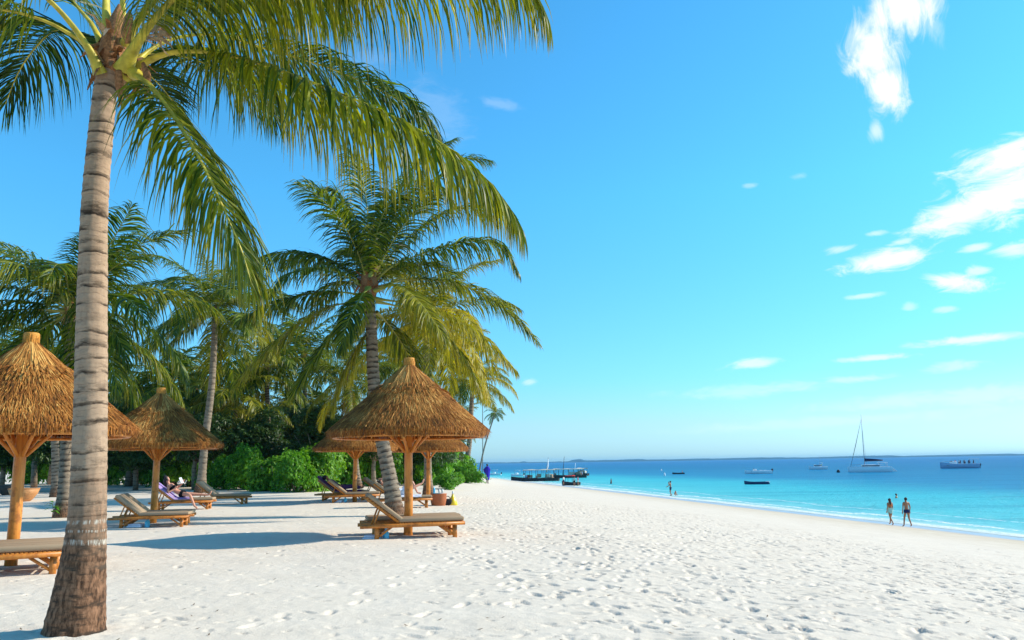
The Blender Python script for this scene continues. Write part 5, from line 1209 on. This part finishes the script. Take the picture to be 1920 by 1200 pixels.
for k, (x, y, c_) in enumerate(((1.0, -.5, 'red'), (.2, .5, 'white'), (-.8, -.6, 'navy'), (-1.6, .4, 'black'), (-2.4, -.7, 'pale'), (-3.1, .5, 'navy'), (-3.9, -.4, 'rose'), (-5.0, .1, 'black'))):
    person_simple(mw @ Vector((x, y, 1.15)), random.uniform(0, 6), '%s shirted passenger on the dive boat, %s' % ({'navy': 'navy', 'pale': 'pale blue', 'rose': 'pink'}.get(c_, c_), where[k]), c_, group='passengers on the dive boat')

# small motor yacht
root, s = boat(1534, 880, 172, 'motor_yacht', 'small white motor yacht with a short mast left of the catamaran', 'boat', BG)
hull('hull', root, M['hullw'], 6.8, 2.4, 1.0, bow=.4); mb = MB(); mb.box((-.2, 0, .8), (4.6, 1.9, .3), .05); mb.build('deck', M['hullw'], root)
mb = MB(); mb.box((.1, 0, 1.4), (2.6, 1.6, .9), .25); mb.build('cabin', M['hullw'], root); mb = MB(); mb.box((.1, 0, 1.5), (2.66, 1.66, .36), .1); mb.build('window', M['glassd'], root)
mb = MB(); mb.tube([(-.8, 0, 1.7), (-1.0, 0, 5.0)], [.05, .03], 7); mb.build('mast', M['alu'], root); mb = MB(); mb.box((-1.2, 0, 2.5), (1.6, 1.5, .06), .02); mb.build('sun_roof', M['hullw'], root)
for q in (-.6, .6): mb = MB(); mb.tube([(-1.8, q, 1), (-1.8, q, 2.5)], .03, 6); mb.build('roof_post', M['alu'], root)

# speedboat
root, s = boat(1422, 888, 176, 'speedboat', 'long white speedboat lying above the dark rowing boat', 'boat', BG)
hull('hull', root, M['hullw'], 7.9, 2.3, .85, bow=.45, sheer=.3); mb = MB(); mb.box((.2, 0, .62), (4.2, 1.8, .12), .03); mb.build('deck', M['deckw'], root)
mb = MB(); mb.box((1.0, 0, 1.05), (.9, 1.2, .6), .12); mb.build('console', M['hullw'], root); mb = MB(); mb.box((1.35, 0, 1.4), (.06, 1.1, .35), .02, rot=Matrix.Rotation(-.4, 4, 'Y')); mb.build('windscreen', M['glassd'], root)
for x in (-.8, -2.0): mb = MB(); mb.box((x, 0, .85), (.5, 1.5, .3), .08); mb.build('seat', M['hullw'], root)
mb = MB(); mb.box((-4.1, 0, 1.0), (.55, .5, .8), .14); mb.tube([(-4.1, 0, .8), (-4.1, 0, -.3)], .09, 8); mb.build('outboard_motor', M['bag'], root)
# dark rowing boat
root, s = boat(1419, 908, 174, 'rowing_boat', 'dark open rowing boat with a white stern in the turquoise shallows', 'boat', BG)
hull('hull', root, M['hullnavy'], 4.2, 1.3, .42, bow=.45, sheer=.5, thick=.05)
for x in (-1.1, .1, 1.1): mb = MB(); mb.box((x, 0, .30), (.22, 1.0, .04), .01); mb.build('thwart', M['deckw'], root)
mb = MB(); mb.box((-1.85, 0, .36), (.55, 1.0, .24), .06); mb.build('stern_box', M['hullw'], root)
# tiny boat mid distance
root, s = boat(1272, 889, 180, 'dinghy', 'low dark dinghy far out, with one person at its stern', 'boat', BG)
hull('hull', root, M['hulld'], 3.8, 1.2, .42, bow=.4); mb = MB(); mb.box((0, 0, .3), (.3, 1.0, .05), .01); mb.build('thwart', M['deckw'], root)
pd = Vector(root.location); person_simple((pd.x + 1.2, pd.y, SEA - .12), -1.5, 'pink shirted person seated in the far dinghy', 'rose', True)
# buoys
for px, py, lb, r_, mt in ((1572, 886, 'dark mooring buoy left of the catamaran', .5, M['bag']), (1246, 892, 'small pale buoy floating near the far dinghy', .3, M['hullw']), (1240, 883, 'tiny pale buoy beyond the far dinghy', .3, M['hullw'])):
    p = on_ground(px, py); root = empty('mooring_buoy', (p.x, p.y, SEA), label=lb, cat='buoy', group='mooring buoys')
    mb = MB(); mb.lathe([(.0, -.3), (r_ * .8, -.2), (r_, .2), (r_ * .8, .6), (r_ * .3, .8), (0, .85)], 14); mb.build('float', mt, root); mb = MB(); mb.tube([(0, 0, .8), (0, 0, 1.05)], .05, 6); mb.build('ring_post', M['alu'], root)

# wooden boats with long awnings pulled up at the beach
def dhow(px, py, head, L, label, x0, x1, hcan=2.4, seedc=0, cargo=True):
    root, s = boat(px, py, head, 'wooden_boat', label, 'boat', 'wooden boats at the shore')
    hull('hull', root, M['hulld'], L, 2.5, .68, bow=.4, sheer=.6, tr=.6, thick=.08)
    mb = MB(); n = 12; xs_ = np.linspace(x0, x1, n); ys_ = np.array([-1.3, -.7, 0, .7, 1.3]); X, Y = np.meshgrid(xs_, ys_, indexing='ij'); Zc = hcan + .18 * np.cos(Y / 1.3 * 1.4) + .06 * np.sin(X * 2.1 + seedc)
    v = np.stack([X, Y, Zc], -1); v2 = v.copy(); v2[..., 2] -= .04; i = np.arange(n - 1)[:, None] * 5; j = np.arange(4)[None, :]; f = np.stack([i + j, i + j + 1, i + 6 + j, i + 5 + j], -1).reshape(-1, 4)
    mb.add(v.reshape(-1, 3), f[:, ::-1]); mb.add(v2.reshape(-1, 3), f)
    for y_ in (-1.3, 1.3): mb.box(((x0 + x1) / 2, y_, hcan + .02), (x1 - x0, .05, .14), .01)
    mb.build('awning', M['canopy'], root)
    k = int((x1 - x0) / 1.3) + 1
    for q in range(k):
        for sy in (-1.1, 1.1): mb = MB(); mb.tube([(x0 + .15 + q * (x1 - x0 - .3) / (k - 1), sy, .7), (x0 + .15 + q * (x1 - x0 - .3) / (k - 1), sy, hcan + .05)], .045, 6); mb.build('awning_post', M['hulld'], root)
    for x in np.linspace(x0 + .8, x1 - .8, 4): mb = MB(); mb.box((x, 0, .75), (.35, 2.0, .08), .02); mb.build('bench', M['deckw'], root)
    rc = np.random.default_rng(seedc + 4)
    for q in range(7):
        sz = rc.uniform(.4, .9); mb = MB(); mb.box((rc.uniform(x0 + .4, x1 - .4), rc.uniform(-.6, .6), .8 + sz / 2), (sz, sz * .9, sz), .08); mb.build('crate', [M['deckw'], M['hullb'], M['canopy'], M['terra']][q % 4], root)
    if cargo: mb = MB(); mb.box((x0 + 1.5, 0, 1.15), (1.5, 1.5, .8), .15); mb.build('engine_box', M['deckw'], root)
    return root
dh1 = dhow(1003, 902, 166, 11.5, 'dark wooden boat with a long pale awning nosed onto the sand', -5.0, 2.6, 2.5)
dh2 = dhow(1062, 896, 172, 11.0, 'second awning boat lying just beyond and right of the first', -4.8, 3.6, 2.3, 2)
dh3 = dhow(1088, 892, 150, 5.5, 'dark dhow anchored behind the awning boats', -2.0, .6, 2.2, 1, True)
for px, py0, py1, dx, Yb, lb, furl, par in ((1022, 888, 858, 6, dh1.location.y, 'leaning mast with a furled white sail', True, dh1), (1055, 888, 856, 3, dh2.location.y, 'thin dark mast', False, dh2), (1077, 889, 868, 2, dh3.location.y, 'short pale mast', False, dh3)):
    a = P(px, py0, Yb); b = P(px + dx, py1, Yb); inv = (Matrix.Translation(par.location) @ Matrix.Rotation(par.rotation_euler.z, 4, 'Z')).inverted(); a = inv @ a; b = inv @ b; a.z = .6
    mb = MB(); mb.tube([a, b], [.09, .05], 7); mb.build('mast', M['hulld'] if not par is dh3 else M['hullw'], par)
    if furl: mb = MB(); mb.tube([a.lerp(b, .3) + Vector((-.12, 0, 0)), a.lerp(b, .6) + Vector((-.18, 0, 0)), a.lerp(b, .95)], [.10, .20, .05], 8); mb.build('furled_sail', M['hullw'], par)
# smaller boat with a red top nearer the viewer
root, s = boat(1070, 910, 150, 'wooden_boat', 'small dark boat with a red awning at the water line', 'boat', 'wooden boats at the shore')
hull('hull', root, M['hulld'], 3.6, 1.4, .55, bow=.4, sheer=.5); mb = MB(); mb.box((0, 0, .35), (.3, 1.1, .05), .01); mb.build('thwart', M['deckw'], root)
mb = MB(); mb.box((.1, 0, 1.75), (1.6, 1.3, .14), .06); mb.build('awning', M['redc'], root)
for q in ((-.6, .55), (-.6, -.55), (.8, .55), (.8, -.55)): mb = MB(); mb.tube([(q[0], q[1], .3), (q[0], q[1], 1.7)], .035, 6); mb.build('awning_post', M['hulld'], root)
rl_ = Vector(root.location)
PG = 'people beside the wooden boats'
ppl(1084, 911, 2.0, 'pink shirted person standing in the shallows right of the red topped boat', clothes=(('shirt', 'rose'), ('shorts', 'white')), group=PG)
ppl(1057, 911, 1.0, 'white shirted person left of the red topped boat', clothes=(('shirt', 'white'), ('shorts', 'navy')), group=PG)
ppl(1077, 912, 2.6, 'pale green shirted person leaning on the red topped boat', clothes=(('shirt', 'teal'), ('shorts', 'black')), group=PG)
for px, py, hd, L_, mt, lb, nm in ((928, 891, 170, 4.5, 'hullw', 'small white boat seen right of the robed figure', 'motor_boat'), (970, 893, 165, 4.2, 'hullw', 'small white boat left of the awning boats', 'motor_boat')):
    root, s = boat(px, py, hd, nm, lb, 'boat', BG); hull('hull', root, M[mt], L_, 1.6, .6, bow=.4)
    mb = MB(); mb.box((.2, 0, .8), (.9, .9, .6), .1); mb.build('console', M['hullw'], root); mb = MB(); mb.box((-L_ / 2 - .15, 0, .7), (.4, .4, .6), .1); mb.build('outboard_motor', M['bag'], root)
    mb = MB(); mb.box((0, 0, 1.9), (1.8, 1.3, .06), .02); mb.build('awning', M['hullw'], root)
    for q in ((-.8, .55), (-.8, -.55), (.8, .55), (.8, -.55)): mb = MB(); mb.tube([(q[0], q[1], .5), (q[0], q[1], 1.9)], .03, 6); mb.build('awning_post', M['alu'], root)

# ------------------------------------------------------------------ air
def hz(t):
    n = t.node('ShaderNodeVolumePrincipled'); n.inputs['Color'].default_value = (.32, .70, 1.0, 1); n.inputs['Density'].default_value = HAZE_DENSITY; n.inputs['Anisotropy'].default_value = 0.0
    return n.outputs[0]
HAZE_DENSITY = 0.00010
hm = D.materials.new('haze_air'); hm.use_nodes = True; ht = NT(hm.node_tree); ht.n.clear(); ho = ht.node('ShaderNodeOutputMaterial'); ht.l.new(hz(ht), ho.inputs['Volume'])
mb = MB(); mb.box((1000, 3000, 6.5), (15000, 8500, 31.0)); mb.build('haze', hm, smooth=False, kind='stuff')
